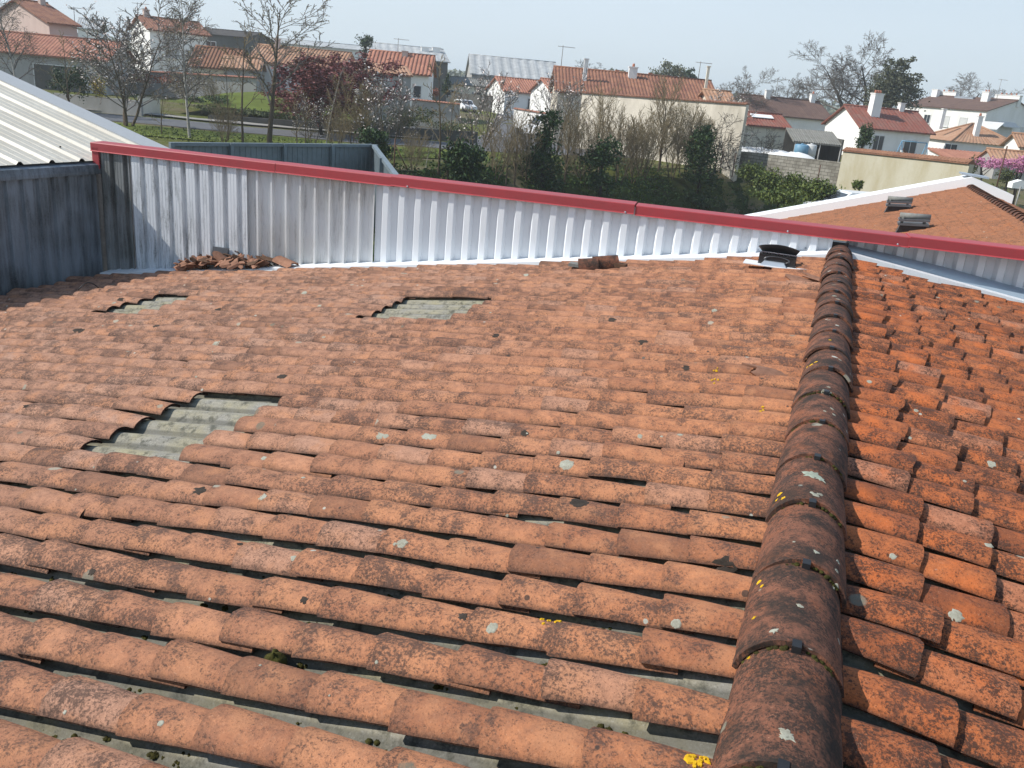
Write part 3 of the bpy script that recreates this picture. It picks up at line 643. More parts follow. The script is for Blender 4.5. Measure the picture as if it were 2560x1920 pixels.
for (px, py, lab) in ((2240, 527, 'dark stubby roof chimney on the neighbouring roof, nearer the white verge'), (2275, 577, 'dark stubby roof chimney on the neighbouring roof, nearer the red coping')):
    d = ray(px, py); o_ = EYE; k = (Z2-T2*(X2-o_.x)-o_.z)/(d.z-T2*d.x); c = o_+d*k; s_ = c.y/21.
    ch = empty('chimney_stub', lab, 'chimney', 'dark stubs on the neighbouring roof', loc=c)
    mb = MB(); mb.prism([c+Vector((-.30, -.1, -.14)), c+Vector((.34, -.1, .0)), c+Vector((.28, -.1, .16)), c+Vector((-.22, -.1, .12))], (0, .30, 0)); part(mb, 'flue', M['black'], ch)
    mb = MB()
    for q, zz in enumerate((.13, .22)):
        mb.box(c+Vector((.03, .05, zz+.02)), (.62, 0, .05), (0, .42, 0), (0, 0, .045))
    part(mb, 'slat', M['hood'], ch)
    mb = MB()
    for x_ in (-.2, .25): mb.box(c+Vector((x_, .05, .2)), (.04, 0, 0), (0, .3, 0), (0, 0, .16))
    mb.tube([c+Vector((-.27, .05, .30)), c+Vector((.35, .05, .33))], [.065, .065], 10); part(mb, 'cap', M['slab'], ch)
# ================================================================ terrain
def lerp_tab(x, tab):
    if x <= tab[0][0]: return tab[0][1]
    for (a, b), (c, d) in zip(tab, tab[1:]):
        if x <= c: return b+(d-b)*(x-a)/(c-a)
    return tab[-1][1]
def sst(x): x = max(0, min(1, x)); return x*x*(3-2*x)
EDGE = [(-40, 36), (-12, 38), (-6.5, 44), (-.7, 54), (12.3, 65), (16, 67), (24, 62), (40, 62), (90, 60)]
PZ = -3.2
def H(u, v):
    low = lerp_tab(u, [(14, 2.9), (20, 1.4), (30, 1.2)]); wid = lerp_tab(u, [(14, 6.5), (20, 10)])
    z = PZ - low*sst((lerp_tab(u, EDGE)-v)/wid)
    z += 1.2*sst((v-78)/60) + .7*sst((-u-14)/25)*sst((v-62)/18) + .9*sst((u-22)/12)*sst((v-52)/20)
    z += 26*sst((v-260)/1600)
    z += .08*noise.noise(Vector((u*.3, v*.3, 0)))
    return z
us = [-2600, -1200, -600, -300, -180, -120, -90] + [x*1.5 for x in range(-46, 47)] + [90, 120, 180, 300, 600, 1200, 2600]
vs = [-60, 0, 15, 25, 30] + [33+x for x in range(0, 62)] + [97, 100, 105, 110, 116, 124, 134, 146, 160, 200, 260, 400, 600, 900, 1300, 1900, 2800]
mb = MB(); V = [uv(u, v, H(u, v)) for v in vs for u in us]; n1 = len(us)
mb.add(V, [(j*n1+i, j*n1+i+1, (j+1)*n1+i+1, (j+1)*n1+i) for j in range(len(vs)-1) for i in range(n1-1)], True)
def ground_mat():
    N = NT('ground', .95, .1); v = N.coord('Object'); a = N.noise(v, .22, 5, .6); b = N.noise(v, 2.5, 5, .7); f = N.noise(v, 14, 4, .8)
    c = N.mix(N.rng(a, .42, .58), (.115, .125, .03), (.17, .14, .085)); c = N.mix(N.rng(b, .45, .7, 0, .7), c, (.055, .075, .018)); c = N.mix(N.rng(f, .5, .7, 0, .5), c, (.03, .035, .012))
    return N.out(c, f, .1, .6)
M['ground'] = ground_mat(); tag(mb.build('ground', M['ground'], attr=False), kind='structure')
M['asphalt'] = plain('asphalt', (.13, .13, .135), .9, .2, 3, .2); M['paving'] = plain('paving', (.30, .28, .25), .9, .2, 3, .2)
M['grass'] = plain('grass', (.13, .165, .028), .95, .5, 6, .1, c2=(.08, .095, .02)); M['soil'] = plain('soil', (.10, .07, .045), .95, .5, 4, .1)
def sheet(name, pts, mat, dz=.03, kind='structure', label=None, cat=None, res=1.5, hf=None):   # polygon strip between two (u,v) polylines draped on the ground
    a, b = pts; mb = MB(); n = len(a); V = []; w_ = 9
    for i in range(n):
        for k in range(w_):
            u = a[i][0]+(b[i][0]-a[i][0])*k/(w_-1); v = a[i][1]+(b[i][1]-a[i][1])*k/(w_-1); V.append(uv(u, v, H(u, v)+dz + (hf(i/(n-1), k/(w_-1)) if hf else 0)))
    mb.add(V, [(i*w_+k, (i+1)*w_+k, (i+1)*w_+k+1, i*w_+k+1) for i in range(n-1) for k in range(w_-1)], True)
    o = mb.build(name, mat, attr=False); tag(o, label, cat, kind=kind); return o
def dens(pl, n=24):
    out = []
    for i in range(n+1):
        t = i/n*(len(pl)-1); k = min(int(t), len(pl)-2); f = t-k; out.append((pl[k][0]+(pl[k+1][0]-pl[k][0])*f, pl[k][1]+(pl[k+1][1]-pl[k][1])*f))
    return out
sheet('road', (dens([(-60, 57), (-30, 58.5), (-15, 59), (-5, 61), (5, 67), (14, 74)], 40), dens([(-60, 63.5), (-30, 64.5), (-15, 65.5), (-5, 68), (4, 75), (11, 82)], 40)), M['asphalt'], .03)
sheet('road', (dens([(-6, 67), (-4.5, 85), (-5, 110), (-6, 150)], 30), dens([(4, 72), (3.5, 85), (2.5, 110), (0, 150)], 30)), M['asphalt'], .034)
sheet('pavement', (dens([(-60, 64.5), (-30, 65.5), (-15, 66.5), (-8, 68)], 30), dens([(-60, 66), (-30, 67), (-15, 68), (-8, 69.2)], 30)), M['paving'], .13)
sheet('grass_verge', (dens([(-44, 49), (-20, 50), (-9, 50), (-2, 55)], 30), dens([(-44, 56.5), (-20, 57.5), (-9, 58.5), (-2, 62)], 30)), M['grass'], .06)
sheet('lawn', (dens([(-29, 70), (-20, 70.5), (-14, 72)], 16), dens([(-29, 84), (-20, 84), (-13, 83)], 16)), M['grass'], .10, hf=lambda a, b: 1.15*math.sin(math.pi*min(1, a*1.0))**.6*sst(b*1.3)+.75)
M['bank'] = plain('bank', (.035, .060, .012), .95, .5, 3, .1, c2=(.03, .030, .014))  # green cover and the shadows of the trees both put into this dark colour
sheet('embankment', ([(u_*1., lerp_tab(u_, EDGE)-.3) for u_ in range(-7, 20)], [(u_*1., lerp_tab(u_, EDGE)-14) for u_ in range(-7, 20)]), M['bank'], .035)
sheet('garden_path', (dens([(21, 50), (32, 52)], 12), dens([(20, 62), (31, 70)], 12)), M['soil'], .05)
# ================================================================ houses
def roofmat(name, c1, c2, c3=None):
    N = NT(name, .85, .2); v = N.coord('Object'); a = N.noise(v, 1.1, 4, .6); b = N.noise(v, 9, 5, .8); t = N.sepattr()
    c = N.mix(N.rng(a, .38, .62), c1, c2); c = N.mix(N.rng(b, .42, .75, 0, .75), c, c3 or tuple(x*.35 for x in c2)); c = N.mix(N.rng(t[0], 0, 1, 0, .5), c, tuple(x*.5 for x in c2))
    return N.out(c, b, .02, .4)
M['r_orange'] = roofmat('roof_orange', (.48, .225, .145), (.39, .17, .115)); M['r_brown'] = roofmat('roof_brown', (.20, .125, .095), (.16, .10, .08))
M['r_red'] = roofmat('roof_red', (.29, .15, .115), (.30, .10, .07)); M['r_tan'] = roofmat('roof_tan', (.50, .31, .20), (.42, .23, .14))
M['r_old'] = roofmat('roof_old', (.33, .17, .10), (.25, .12, .075)); M['r_rust'] = roofmat('roof_rust', (.36, .175, .105), (.24, .11, .075))
M['r_grey'] = roofmat('roof_grey', (.25, .245, .22), (.20, .195, .17)); M['r_light'] = roofmat('roof_light', (.55, .56, .55), (.42, .43, .42)); M['r_dark'] = roofmat('roof_dark', (.10, .085, .07), (.07, .06, .055))
def wallmat(name, c, stain, amt=.35):
    N = NT(name, .9, .15); v = N.coord('Object', (1, 1, .35)); a = N.noise(v, .9, 5, .65); f = N.noise(N.coord('Object'), 9, 5, .8)
    cc = N.mix(N.rng(a, .42, .68, 0, amt), c, stain); cc = N.mix(N.rng(f, .5, .8, 0, amt*.6), cc, stain)
    return N.out(cc, f, .01, .3)
M['w_white'] = wallmat('wall_white', (.80, .79, .76), (.55, .53, .48), .3); M['w_cream'] = wallmat('wall_cream', (.72, .67, .55), (.5, .45, .34), .4)
M['w_pink'] = wallmat('wall_pink', (.52, .42, .37), (.38, .30, .26), .4); M['w_grey'] = wallmat('wall_grey', (.40, .39, .37), (.22, .21, .19), .5)
M['w_beige'] = wallmat('wall_beige', (.66, .60, .50), (.36, .32, .25), .7); M['w_old'] = wallmat('wall_old_plaster', (.47, .44, .34), (.34, .29, .17), .65)
M['w_dark'] = wallmat('wall_dark', (.12, .115, .105), (.06, .06, .05), .6); M['w_block'] = wallmat('wall_block_base', (.34, .32, .28), (.12, .11, .09), .7)
M['pane'] = plain('pane', (.035, .04, .05), .12, .3, 4, .8); M['shutter'] = plain('shutter', (.60, .60, .58), .6, .15, 6); M['frame'] = plain('frame', (.7, .7, .68), .5, .1, 6); M['blue'] = plain('blue_paint', (.16, .32, .45), .5, .2, 8)
M['brownw'] = plain('brown_wood', (.11, .055, .035), .7, .3, 10); M['pole'] = plain('pole', (.35, .34, .32), .6, .3, 8, .4); M['pot'] = plain('pot', (.45, .17, .10), .8, .3, 20)
def block_mat():
    N = NT('blockwork', .9, .1); t = N.coord('Generated')
    v = N.coord('Object'); b = N.new('ShaderNodeTexBrick'); mp = N.new('ShaderNodeMapping'); N.l(N.new('ShaderNodeTexCoord').outputs['UV'], mp.inputs[0]); N.l(mp.outputs[0], b.inputs['Vector'])
    b.inputs['Scale'].default_value = 1; b.inputs['Brick Width'].default_value = .5; b.inputs['Row Height'].default_value = .22; b.inputs['Mortar Size'].default_value = .018
    b.inputs['Color1'].default_value = (.36, .34, .29, 1); b.inputs['Color2'].default_value = (.27, .25, .21, 1); b.inputs['Mortar'].default_value = (.13, .12, .10, 1)
    a = N.noise(v, .8, 5, .7); c = N.mix(N.rng(a, .42, .66, 0, .7), b.outputs[0], (.10, .09, .07)); return N.out(c, a, .01, .2)
M['block'] = block_mat()
def ribs(mb, a0, a1, b1, b0, pitch=.28, amp=.035, rows=1):     # corrugated quad: a0-a1 eave, b0-b1 ridge
    a0, a1, b0, b1 = map(Vector, (a0, a1, b0, b1)); L = (a1-a0).length; n = max(2, int(L/pitch)); nrm = (a1-a0).cross(b0-a0).normalized()
    if nrm.z < 0: nrm = -nrm
    V = []; T_ = []; prof = ((0, 0), (.25, 1), (.55, 1), (.8, 0))
    for i in range(n):
        tt = (rnd.random()*.5+.25*rnd.random(), .5, .5)
        for f, h_ in prof:
            s_ = (i+f)/n
            for k in range(rows+1):
                t = k/rows; p = (a0.lerp(a1, s_)).lerp(b0.lerp(b1, s_), t)+nrm*(amp*h_); V.append(p); T_.append(tt)
    s_ = 1
    for k in range(rows+1): V.append(a1.lerp(b1, k/rows)); T_.append((.5, .5, .5))
    m_ = rows+1; N_ = len(V)//m_; b = len(mb.v); mb.v += [tuple(p) for p in V]; mb.t += T_
    for i in range(N_-1):
        for k in range(rows): mb.f.append((b+i*m_+k, b+(i+1)*m_+k, b+(i+1)*m_+k+1, b+i*m_+k+1)); mb.sm.append(False)
def frame_box(px, py, D, phi): 
    p = at(px, py, D); e = HR*math.cos(phi)+HF*math.sin(phi); n = HR*math.sin(phi)-HF*math.cos(phi); return p, e, n
def proj(P):
    q = Vector(P)-EYE; z = q.dot(FWD); return 1280+F*q.dot(RT)/z, 960-F*q.dot(UP)/z
def length_to(p, e, px):                                       # how far along e the picture column px is reached
    lo, hi = 0, 200
    for _ in range(50):
        m_ = (lo+hi)/2
        if proj(p+e*m_)[0] < px: lo = m_
        else: hi = m_
    return lo
def window(root, p, e, n, s, z, w_, h_, kind='pane', sill=True, name='window'):   # p = wall corner at eave; s metres along, z below eave (top)
    c = p+e*s-Vector((0, 0, 1))*z; up = Vector((0, 0, 1)); mb = MB(); t = .07
    for q, dd in ((0, h_), (1, h_)): mb.box(c+e*((w_-t)*q+t/2)-up*(h_/2)+n*.02, e*t, n*.10, up*h_)
    mb.box(c+e*(w_/2)-up*(t/2)+n*.022, e*w_, n*.10, up*t); mb.box(c+e*(w_/2)-up*(h_-t/2)+n*.024, e*w_, n*.10, up*t)
    if w_ > .9 and kind == 'pane': mb.box(c+e*(w_/2)-up*(h_/2)+n*.02, e*.05, n*.07, up*(h_-2*t))
    if sill: mb.box(c+e*(w_/2)-up*(h_+.04)+n*.06, e*(w_+.2), n*.16, up*.07)
    wobj = part(mb, name, M['frame'], root); mb = MB(); mb.box(c+e*(w_/2)-up*(h_/2)+n*.01, e*(w_-.1), n*.05, up*(h_-.1)); part(mb, 'pane' if kind == 'pane' else 'shutter', M['pane'] if kind == 'pane' else M.get(kind, M['shutter']), wobj, loc=Vector(root.location)); return wobj
def chimney(root, roof_obj, c, e, n, w_, d_, h_, mat, pots=1, potmat='pot'):
    up = Vector((0, 0, 1)); mb = MB(); mb.box(c+up*(h_/2-.4), e*w_, n*d_, up*(h_+.8)); mb.box(c+up*(h_+.04), e*(w_+.12), n*(d_+.12), up*.09)
    o = part(mb, 'chimney', mat, root)
    for k in range(pots):
        q = c+e*((k+.5)/pots-.5)*w_*.8+up*(h_+.08); m2 = MB(); m2.tube([q, q+up*.28], [.13, .10], 8); part(m2, 'pot', M[potmat], o, loc=Vector(root.location))
def house(name, label, E, phi, right_px, depth, wallh, rise, wmat, rmat, cat='house', over=.35, kind='gable', wins=(), gwins=(), chims=(), pitch=.3, amp=.035, group=None, back_rise=None, L=None, ridge_off=.5, doors=()):
    p, e, n = frame_box(*E, R(phi)); up = Vector((0, 0, 1)); L = L or length_to(p, e, right_px); b = -n
    root = empty(name, label, cat, group, loc=p-up*wallh)
    mb = MB(); ro = ridge_off
    if kind in ('gable', 'shed'):
        outl = [p-up*(wallh+1.5), p+b*depth-up*(wallh+1.5), p+b*depth+(up*rise if kind == 'shed' else Vector()), p+b*depth*(ro if kind == 'gable' else 1)+up*rise, p]
        if kind == 'shed': outl = [outl[0], outl[1], p+b*depth+up*rise, p]
        mb.prism(outl, e*L)
    else:
        mb.box(p+e*L/2+b*depth/2-up*(wallh/2+.75), e*L, b*depth, up*(wallh+1.5))
    part(mb, 'wall', wmat, root)
    mb = MB(); th = .12; k = rise/(depth*ro) if kind != 'shed' else rise/depth
    eo = over; A0 = p+n*eo-e*eo-up*(k*eo)+up*.06; A1 = p+n*eo+e*(L+eo)-up*(k*eo)+up*.06
    if kind == 'gable':
        k2 = rise/(depth*(1-ro)); R0 = p+b*depth*ro-e*eo+up*(rise+.06); R1 = p+b*depth*ro+e*(L+eo)+up*(rise+.06); C0 = p+b*(depth+eo)-e*eo-up*(k2*eo)+up*.06; C1 = C0+e*(L+2*eo)
        ribs(mb, A0, A1, R1, R0, pitch, amp); ribs(mb, C0, C1, R1, R0, pitch, amp)
        for (a_, b_) in ((A0, R0), (C0, R0)):
            mb.prism([a_-up*.02, b_-up*.02, b_-up*th, a_-up*th], e*(L+2*eo))
        mb.tube([R0+up*.03, R1+up*.03], .11, 6)
    elif kind == 'shed':
        R0 = p+b*(depth+.1)-e*eo+up*(rise+.06+.1*k); R1 = R0+e*(L+2*eo); ribs(mb, A0, A1, R1, R0, pitch, amp); mb.prism([A0-up*.02, R0-up*.02, R0-up*th, A0-up*th], e*(L+2*eo))
    elif kind == 'hip':
        h_ = depth/2; R0 = p+b*h_+e*h_*.95+up*rise; R1 = p+b*h_+e*(L-h_*.95)+up*rise; C0 = p+b*(depth+eo)-e*eo-up*(k*eo)+up*.06; C1 = C0+e*(L+2*eo)
        for q in ((A0, A1, R1, R0), (C1, C0, R0, R1)): ribs(mb, *q, pitch, amp, 1)
        mb.add([A0, R0, C0], [(0, 1, 2)]); mb.add([A1, C1, R1], [(0, 1, 2)]); mb.add([A0, A1, C1, C0], [(0, 1, 2, 3)])
        for q0, q1 in ((A0, R0), (A1, R1), (R0, R1), (C0, R0)): mb.tube([q0+up*.05, q1+up*.05], .11, 5)
    elif kind == 'flat':
        mb.box(p+e*L/2+b*depth/2+up*.12, e*(L+.5), b*(depth+.5), up*.3)
    ro_ = part(mb, 'roof', rmat, root)
    for wdef in wins: window(root, p, e, n, *wdef)
    for wdef in gwins: # (side 0 left/1 right, s, z, w, h, kind)
        sd_, s_, z_, w_, h_, *kk = wdef
        if sd_ == 0: window(root, p+b*depth, -b, -e, s_, z_, w_, h_, *(kk or ['pane']))
        else: window(root, p+e*L, b, e, s_, z_, w_, h_, *(kk or ['pane']))
    for (s_, t_, w_, d_, h_, cm, pots) in chims:            # s along 0..1, t: 0 eave .. 1 ridge .. 2 far eave
        hh = rise*(t_ if t_ <= 1 else 2-t_); c = p+e*(L*s_)+b*(depth*(ro*t_ if t_ <= 1 else ro+(t_-1)*(1-ro)))+up*hh; chimney(root, ro_, c, e, n, w_, d_, h_, M[cm], pots)
    return root, p, e, n, L, ro_
def fwall(name, label, pa, pb, h_, thick, mat, capmat=None, cat='wall', uvs=False, capw=.12, caph=.08, depth_extra=1.2):   # pa, pb: top corners (px, py, D)
    a, b = at(*pa), at(*pb); up = Vector((0, 0, 1)); d = (b-a); d.z = 0; d.normalize(); nn = Vector((d.y, -d.x, 0))
    if capmat: root = empty(name, label, cat, loc=(a.x, a.y, a.z-h_))
    mb = MB(); mb.prism([a, b, b-up*(h_+depth_extra), a-up*(h_+depth_extra)], -nn*thick)
    if capmat: o = part(mb, 'wall_face', mat, root)
    else: o = tag(mb.build(name, mat), label, cat)
    if uvs:
        me = o.data; ul = me.uv_layers.new(name='UVMap'); off = o.matrix_world.translation if not capmat else root.location
        for lp in me.loops:
            q = Vector(me.vertices[lp.vertex_index].co)+Vector(off); ul.data[lp.index].uv = ((q-a).dot(d), q.z)
    if capmat:
        mb = MB(); mb.prism([a+nn*capw+up*.0, a+nn*capw+up*caph*.4, a-nn*(thick*.5)+up*caph*1.6, a-nn*(thick+capw)+up*caph*.4, a-nn*(thick+capw)+up*.0], b-a); L = (b-a).length; ribs(mb, a+nn*(capw+.01)+up*caph*.45, b+nn*(capw+.01)+up*caph*.45, b-nn*thick*.5+up*caph*1.7, a-nn*thick*.5+up*caph*1.7, .25, .03); part(mb, 'coping', capmat, root)
    return o
# far left
house('house', 'two storey dull pink house with shallow tiled roof at the far left edge', (122, 55, 84), 55, 192, 11.5, 6.2, 1.75, M['w_pink'], M['r_rust'], ridge_off=.5, chims=((.8, .9, .5, .5, 1.6, 'w_pink', 1),), wins=((1.2, 1.0, .9, 1.1),))
house('annex', 'long low grey annex with orange tiled roof below the pink house', (-190, 108, 78), 4, 262, 7, 3.7, 1.5, M['w_grey'], M['r_orange'], 'outbuilding', wins=((9.0, .8, 4.4, 2.7, 'w_dark', False, 'garage_door'),))
house('house', 'white gabled house behind the tall cherry tree at upper left', (374, 72, 100), 38, 520, 8.0, 5.4, 1.3, M['w_white'], M['r_rust'], gwins=((0, 4, 1.6, 1.1, 1.3),), chims=((.12, 1.0, .6, .6, .7, 'w_pink', 1),), wins=((1.5, .6, 1.6, 2.2, 'w_grey'), (6, .6, 1.2, 1.2)))
house('workshop', 'small white far workshop between the pink house and the white gabled house', (194, 68, 140), 20, 250, 9, 4.5, 1.4, M['w_white'], M['r_light'], 'building')
house('warehouse', 'long dark brown warehouse on the skyline behind the birch', (398, 74, 150), -3, 612, 14, 5, 1.0, M['w_dark'], M['r_dark'], 'warehouse', pitch=.8)
house('warehouse', 'long white warehouse on the skyline behind the big bare tree', (527, 92, 175), -2, 925, 18, 5, 1.0, M['w_white'], M['r_light'], 'warehouse', pitch=.8, wins=[(4+i*7.5, 2.6, 3, 1.2, 'pane', False) for i in range(9)])
house('house', 'small house with brown striped tile roof and pale right gable behind the thin trees', (478, 160, 90), 2, 586, 5.0, 2.7, 1.7, M['w_cream'], M['r_old'], gwins=((1, 1.5, -.4, .7, .8),), pitch=.34, amp=.07)
house('house', 'white bungalow with tan tiles and dark window just left of the purple tree', (622, 150, 94), 0, 850, 8.5, 3.0, 1.6, M['w_white'], M['r_tan'], wins=((2.6, .8, 1.3, 1.6, 'pane'), (6.4, .9, .8, .9)), chims=((.2, .9, .5, .5, .9, 'w_pink', 1),), pitch=.34, amp=.07)
house('garage', 'low grey shed with small tiled roof left of the white bungalow', (560, 166, 88), 12, 646, 5, 2.6, .9, M['w_grey'], M['r_tan'], 'garage', pitch=.34, amp=.06)
house('house', 'white house with bright orange ribbed tile roof right of the purple tree', (918, 172, 96), 3, 1072, 8, 3.6, 1.9, M['w_white'], M['r_orange'], wins=((4.9, 1.2, .9, 1.3), (2.4, .7, .9, 1.2)), chims=((.55, .85, .6, .5, .5, 'w_pink', 0),), pitch=.4, amp=.09)
house('outbuilding', 'tall grey rendered outbuilding in shade in front of the bright orange roof', (895, 178, 74), 16, 1028, 4, 5.2, .7, M['w_grey'], M['r_tan'], 'outbuilding', kind='shed', over=.15)
house('warehouse', 'far warehouse with pale roof and dark end wall behind the bright orange roof', (925, 137, 135), 12, 1120, 22, 6, 2.0, M['w_dark'], M['r_light'], 'warehouse', pitch=1.2, amp=.05, chims=((.75, .7, 1.2, 1.2, .6, 'w_white', 0), (.9, .7, 1.2, 1.2, .7, 'w_white', 0)))
house('greenhouse', 'grey glazed greenhouse with curved pale roof on the skyline', (1180, 183, 150), 8, 1396, 14, 3.0, 3.0, M['w_grey'], M['r_light'], 'greenhouse', pitch=1.4, amp=.08)
house('barn', 'low white barn far beyond the parked white car', (1084, 205, 140), 0, 1215, 9, 3.4, 1.0, M['w_cream'], M['r_grey'], 'barn', wins=((2, .9, 1.4, .9), (6, .9, 1.4, .9)))
house('bungalow', 'small bungalow with orange tiles and a white lit left gable beyond the street', (1263, 226, 118), 22, 1362, 7, 3.2, 1.55, M['w_white'], M['r_orange'], wins=((3.2, .7, 1.2, 1.5),), pitch=.36, amp=.08)
house('house', 'white gabled house behind the pale blossoming tree left of the long brown-red roof', (1384, 232, 104), 24, 1478, 6.5, 4.0, 1.4, M['w_white'], M['r_orange'], wins=((2.5, .8, 1.1, 1.3),), pitch=.34, amp=.07)
r_, p_, e_, n_, L_, ro_ = house('long_house', 'long building with wide rust red tile roof behind the beige wall', (1396, 226, 78), 2, 1795, 11, 3.8, 1.95, M['w_beige'], M['r_rust'], 'building', chims=((.17, .5, .35, .35, 1.8, 'w_white', 0), (.49, .82, .75, .5, .9, 'w_white', 1), (.40, 1.05, .25, .25, .3, 'pot', 0), (.62, 1.05, .25, .25, .3, 'pot', 0), (.95, .5, .22, .22, 2.1, 'w_cream', 0)), pitch=.3, amp=.05)
house('lean_to', 'light orange roofed lean-to at the right end of the long rust red roof', (1778, 252, 76), 2, 1832, 5, 3.2, .8, M['w_beige'], M['r_tan'], 'outbuilding')
fwall('boundary_wall', 'tall long beige plaster wall with tile coping behind the row of bare trees', (1455, 233, 75), (1866, 262, 64), 5.1, .35, M['w_beige'], M['r_rust'])
fwall('garden_wall', 'low bright white garden wall with red coping beyond the street', (1285, 272, 98), (1458, 300, 88), 1.7, .25, M['w_white'], M['r_orange'])
fwall('retaining_wall', 'dark grey retaining wall along the far side of the street', (520, 287, 68), (905, 312, 68), 1.15, .3, M['w_dark'])
fwall('retaining_wall', 'dark wall with rough stones right of the street trees, beyond the verge', (905, 312, 68.1), (1195, 330, 69), 1.2, .3, M['w_dark'])
fwall('garden_wall', 'plain grey garden wall left of the street behind the cherry trunk', (130, 232, 66), (352, 252, 65), 1.15, .25, M['w_grey'])
fwall('garden_wall', 'short sunlit pale wall beside the cherry trunk', (352, 240, 65.2), (400, 246, 69), 1.3, .25, M['w_cream'])
fwall('gate_wall', 'long dark grey wall under a red tile coping behind the lawn', (330, 178, 86), (640, 196, 84), 2.3, .25, M['w_grey'], M['r_orange'])
fwall('garden_wall', 'grey wall below the parked white car, beside the shaded outbuilding', (1030, 250, 84), (1150, 262, 84), 1.6, .25, M['w_grey'], M['r_orange'])
fwall('garden_wall', 'dark low wall behind the parked white car', (1128, 231, 128), (1238, 240, 122), 2.0, .25, M['w_dark'])
# right side
house('house', 'white house with wide brown tile roof and bright left gable, right of centre', (1884, 281, 106), 15, 2078, 7.5, 5.2, 1.85, M['w_white'], M['r_brown'], wins=((5.0, 1.4, 1.1, 2.0),), chims=((.32, .92, .6, .5, .9, 'w_white', 0), (.92, .95, .6, .5, .9, 'w_white', 1)), amp=.02)
rS, pS, eS, nS, LS, roS = house('outbuilding', 'white outbuilding with red-brown tile roof and pale skylight strip', (1873, 309, 84), 12, 1970, 4.6, 2.9, .95, M['w_cream'], M['r_red'], 'outbuilding', pitch=.3)
c = pS+eS*LS*.45-nS*1.3+Vector((0, 0, .74)); mb = MB(); mb.box(c, eS*2.2, -nS*.6+Vector((0, 0, .26)), Vector((0, 0, .05))+nS*.02); part(mb, 'skylight', M['white_paint'], rS)
house('house', 'white house with red-brown roof, thick chimney and outside stair at the right', (2153, 315, 88), 13, 2328, 6.4, 4.6, 1.75, M['w_white'], M['r_red'], wins=((5.0, .9, 1.5, 1.9, 'pane'), (1.6, .7, 1.2, 1.5, 'pane'), (9.6, .9, 1.5, 1.9, 'pane')), chims=((.30, .62, .95, .8, 2.0, 'w_white', 3), (.78, 1.0, .5, .5, .7, 'w_white', 0)), pitch=.4, amp=.03)
rA, pA, eA, nA, LA, roA = house('apartment_block', 'long white three storey apartment block with low brown roof on the right skyline', (2262, 262, 150), -58, 2468, 14, 8.6, 1.9, M['w_white'], M['r_brown'], 'apartment block', over=.25, amp=.03,
      wins=((4.0, 1.2, 1.2, 1.4), (7.2, 1.2, 1.3, 1.6, 'shutter'), (10.2, 1.2, 1.3, 1.6, 'shutter'), (14.5, 3.2, 2.2, 1.2), (6.0, 4.3, .9, .9)), gwins=((1, 4, 1.8, 3.6, 2.2, 'shutter'), (1, 3.6, 5.2, 3.6, 2.2, 'shutter'), (1, 10, 1.8, 2, 2.2, 'shutter')),
      chims=((.05, .9, 1.0, .8, 1.1, 'w_white', 0), (.72, .75, 1.1, .8, 1.4, 'w_white', 2), (.16, 1.05, 3.2, .7, .8, 'w_white', 3), (.88, 1.05, 4, .7, .8, 'w_white', 4), (.42, .9, 3.2, .5, .25, 'zinc', 0)))
up = Vector((0, 0, 1)); mb = MB(); c = pA+eA*15.6-up*1.5; mb.prism([c+eA*-1.8, c+eA*-1.8+nA*1.4-up*1.0, c+eA*-1.8+nA*1.4-up*1.1, c+eA*-1.8-up*.1], eA*3.6); part(mb, 'awning', M['shutter'], rA)
mb = MB(); c = pA+eA*LA-up*1.3-nA*5.8; mb.prism([c+nA*2.2, c+nA*2.2+eA*1.1-up*.7, c+nA*2.2+eA*1.1-up*.8, c+nA*2.2-up*.1], -nA*4.4); part(mb, 'awning', M['shutter'], rA)
house('house', 'white hip-roofed house with salmon tiles and a tall slim chimney at the right', (2384, 350, 94), 2, 2548, 7.0, 3.4, 1.75, M['w_white'], M['r_tan'], kind='hip', wins=((1.6, .9, 1.6, 1.3), (8.2, .9, 1.4, 1.1)), chims=((.40, .35, .5, .5, 1.9, 'w_white', 1), (.0, 1.0, .35, .35, 1.2, 'w_white', 0)), pitch=.4, amp=.03)
house('house', 'white wall and tan roof corner cut by the right edge of the picture', (2552, 362, 84), 4, 2760, 2.5, 3.5, .9, M['w_white'], M['r_tan'])
house('shed', 'garden shed with vivid orange sheet roof below the hip-roofed house', (2376, 399, 72), 5, 2515, 3.5, 1.8, .6, M['w_white'], M['r_orange'], 'shed', kind='shed', over=.15)
house('shed', 'low shed with faded brown-pink roof behind the pink blossom at the right edge', (2490, 404, 70), -4, 2700, 3.6, 2.2, .8, M['w_grey'], M['r_tan'], 'shed', over=.2)
# carport
p_, e_, n_ = frame_box(1984, 353, 77, R(-6)); L_ = length_to(p_, e_, 2108); ca = empty('carport', 'open carport with grey corrugated roof beside the concrete block wall', 'carport', loc=p_-up*2.6)
mb = MB(); ribs(mb, p_, p_+e_*L_, p_+e_*L_-n_*5+up*.95, p_-n_*5+up*.95, .2, .05); mb.prism([p_-up*.02, p_-n_*5+up*.93, p_-n_*5+up*.85, p_-up*.1], e_*L_); part(mb, 'roof', M['r_grey'], ca)
for s_ in (.05, .55, .97):
    mb = MB(); mb.tube([p_+e_*L_*s_-n_*.1, p_+e_*L_*s_-n_*.1-up*3], .06, 6); part(mb, 'post', M['pole'], ca)
mb = MB(); mb.box(p_+e_*L_/2-n_*4.9-up*1.1, e_*L_, n_*.15, up*3.8); mb.box(p_+e_*L_-n_*2.6-up*1.2, e_*.15, n_*4.6, up*3.4); part(mb, 'back_wall', M['w_dark'], ca)
mb = MB(); mb.box(p_+e_*1.0-n_*.5-up*1.25, e_*.12, n_*.9, up*2.4); part(mb, 'trellis', M['frame'], ca)
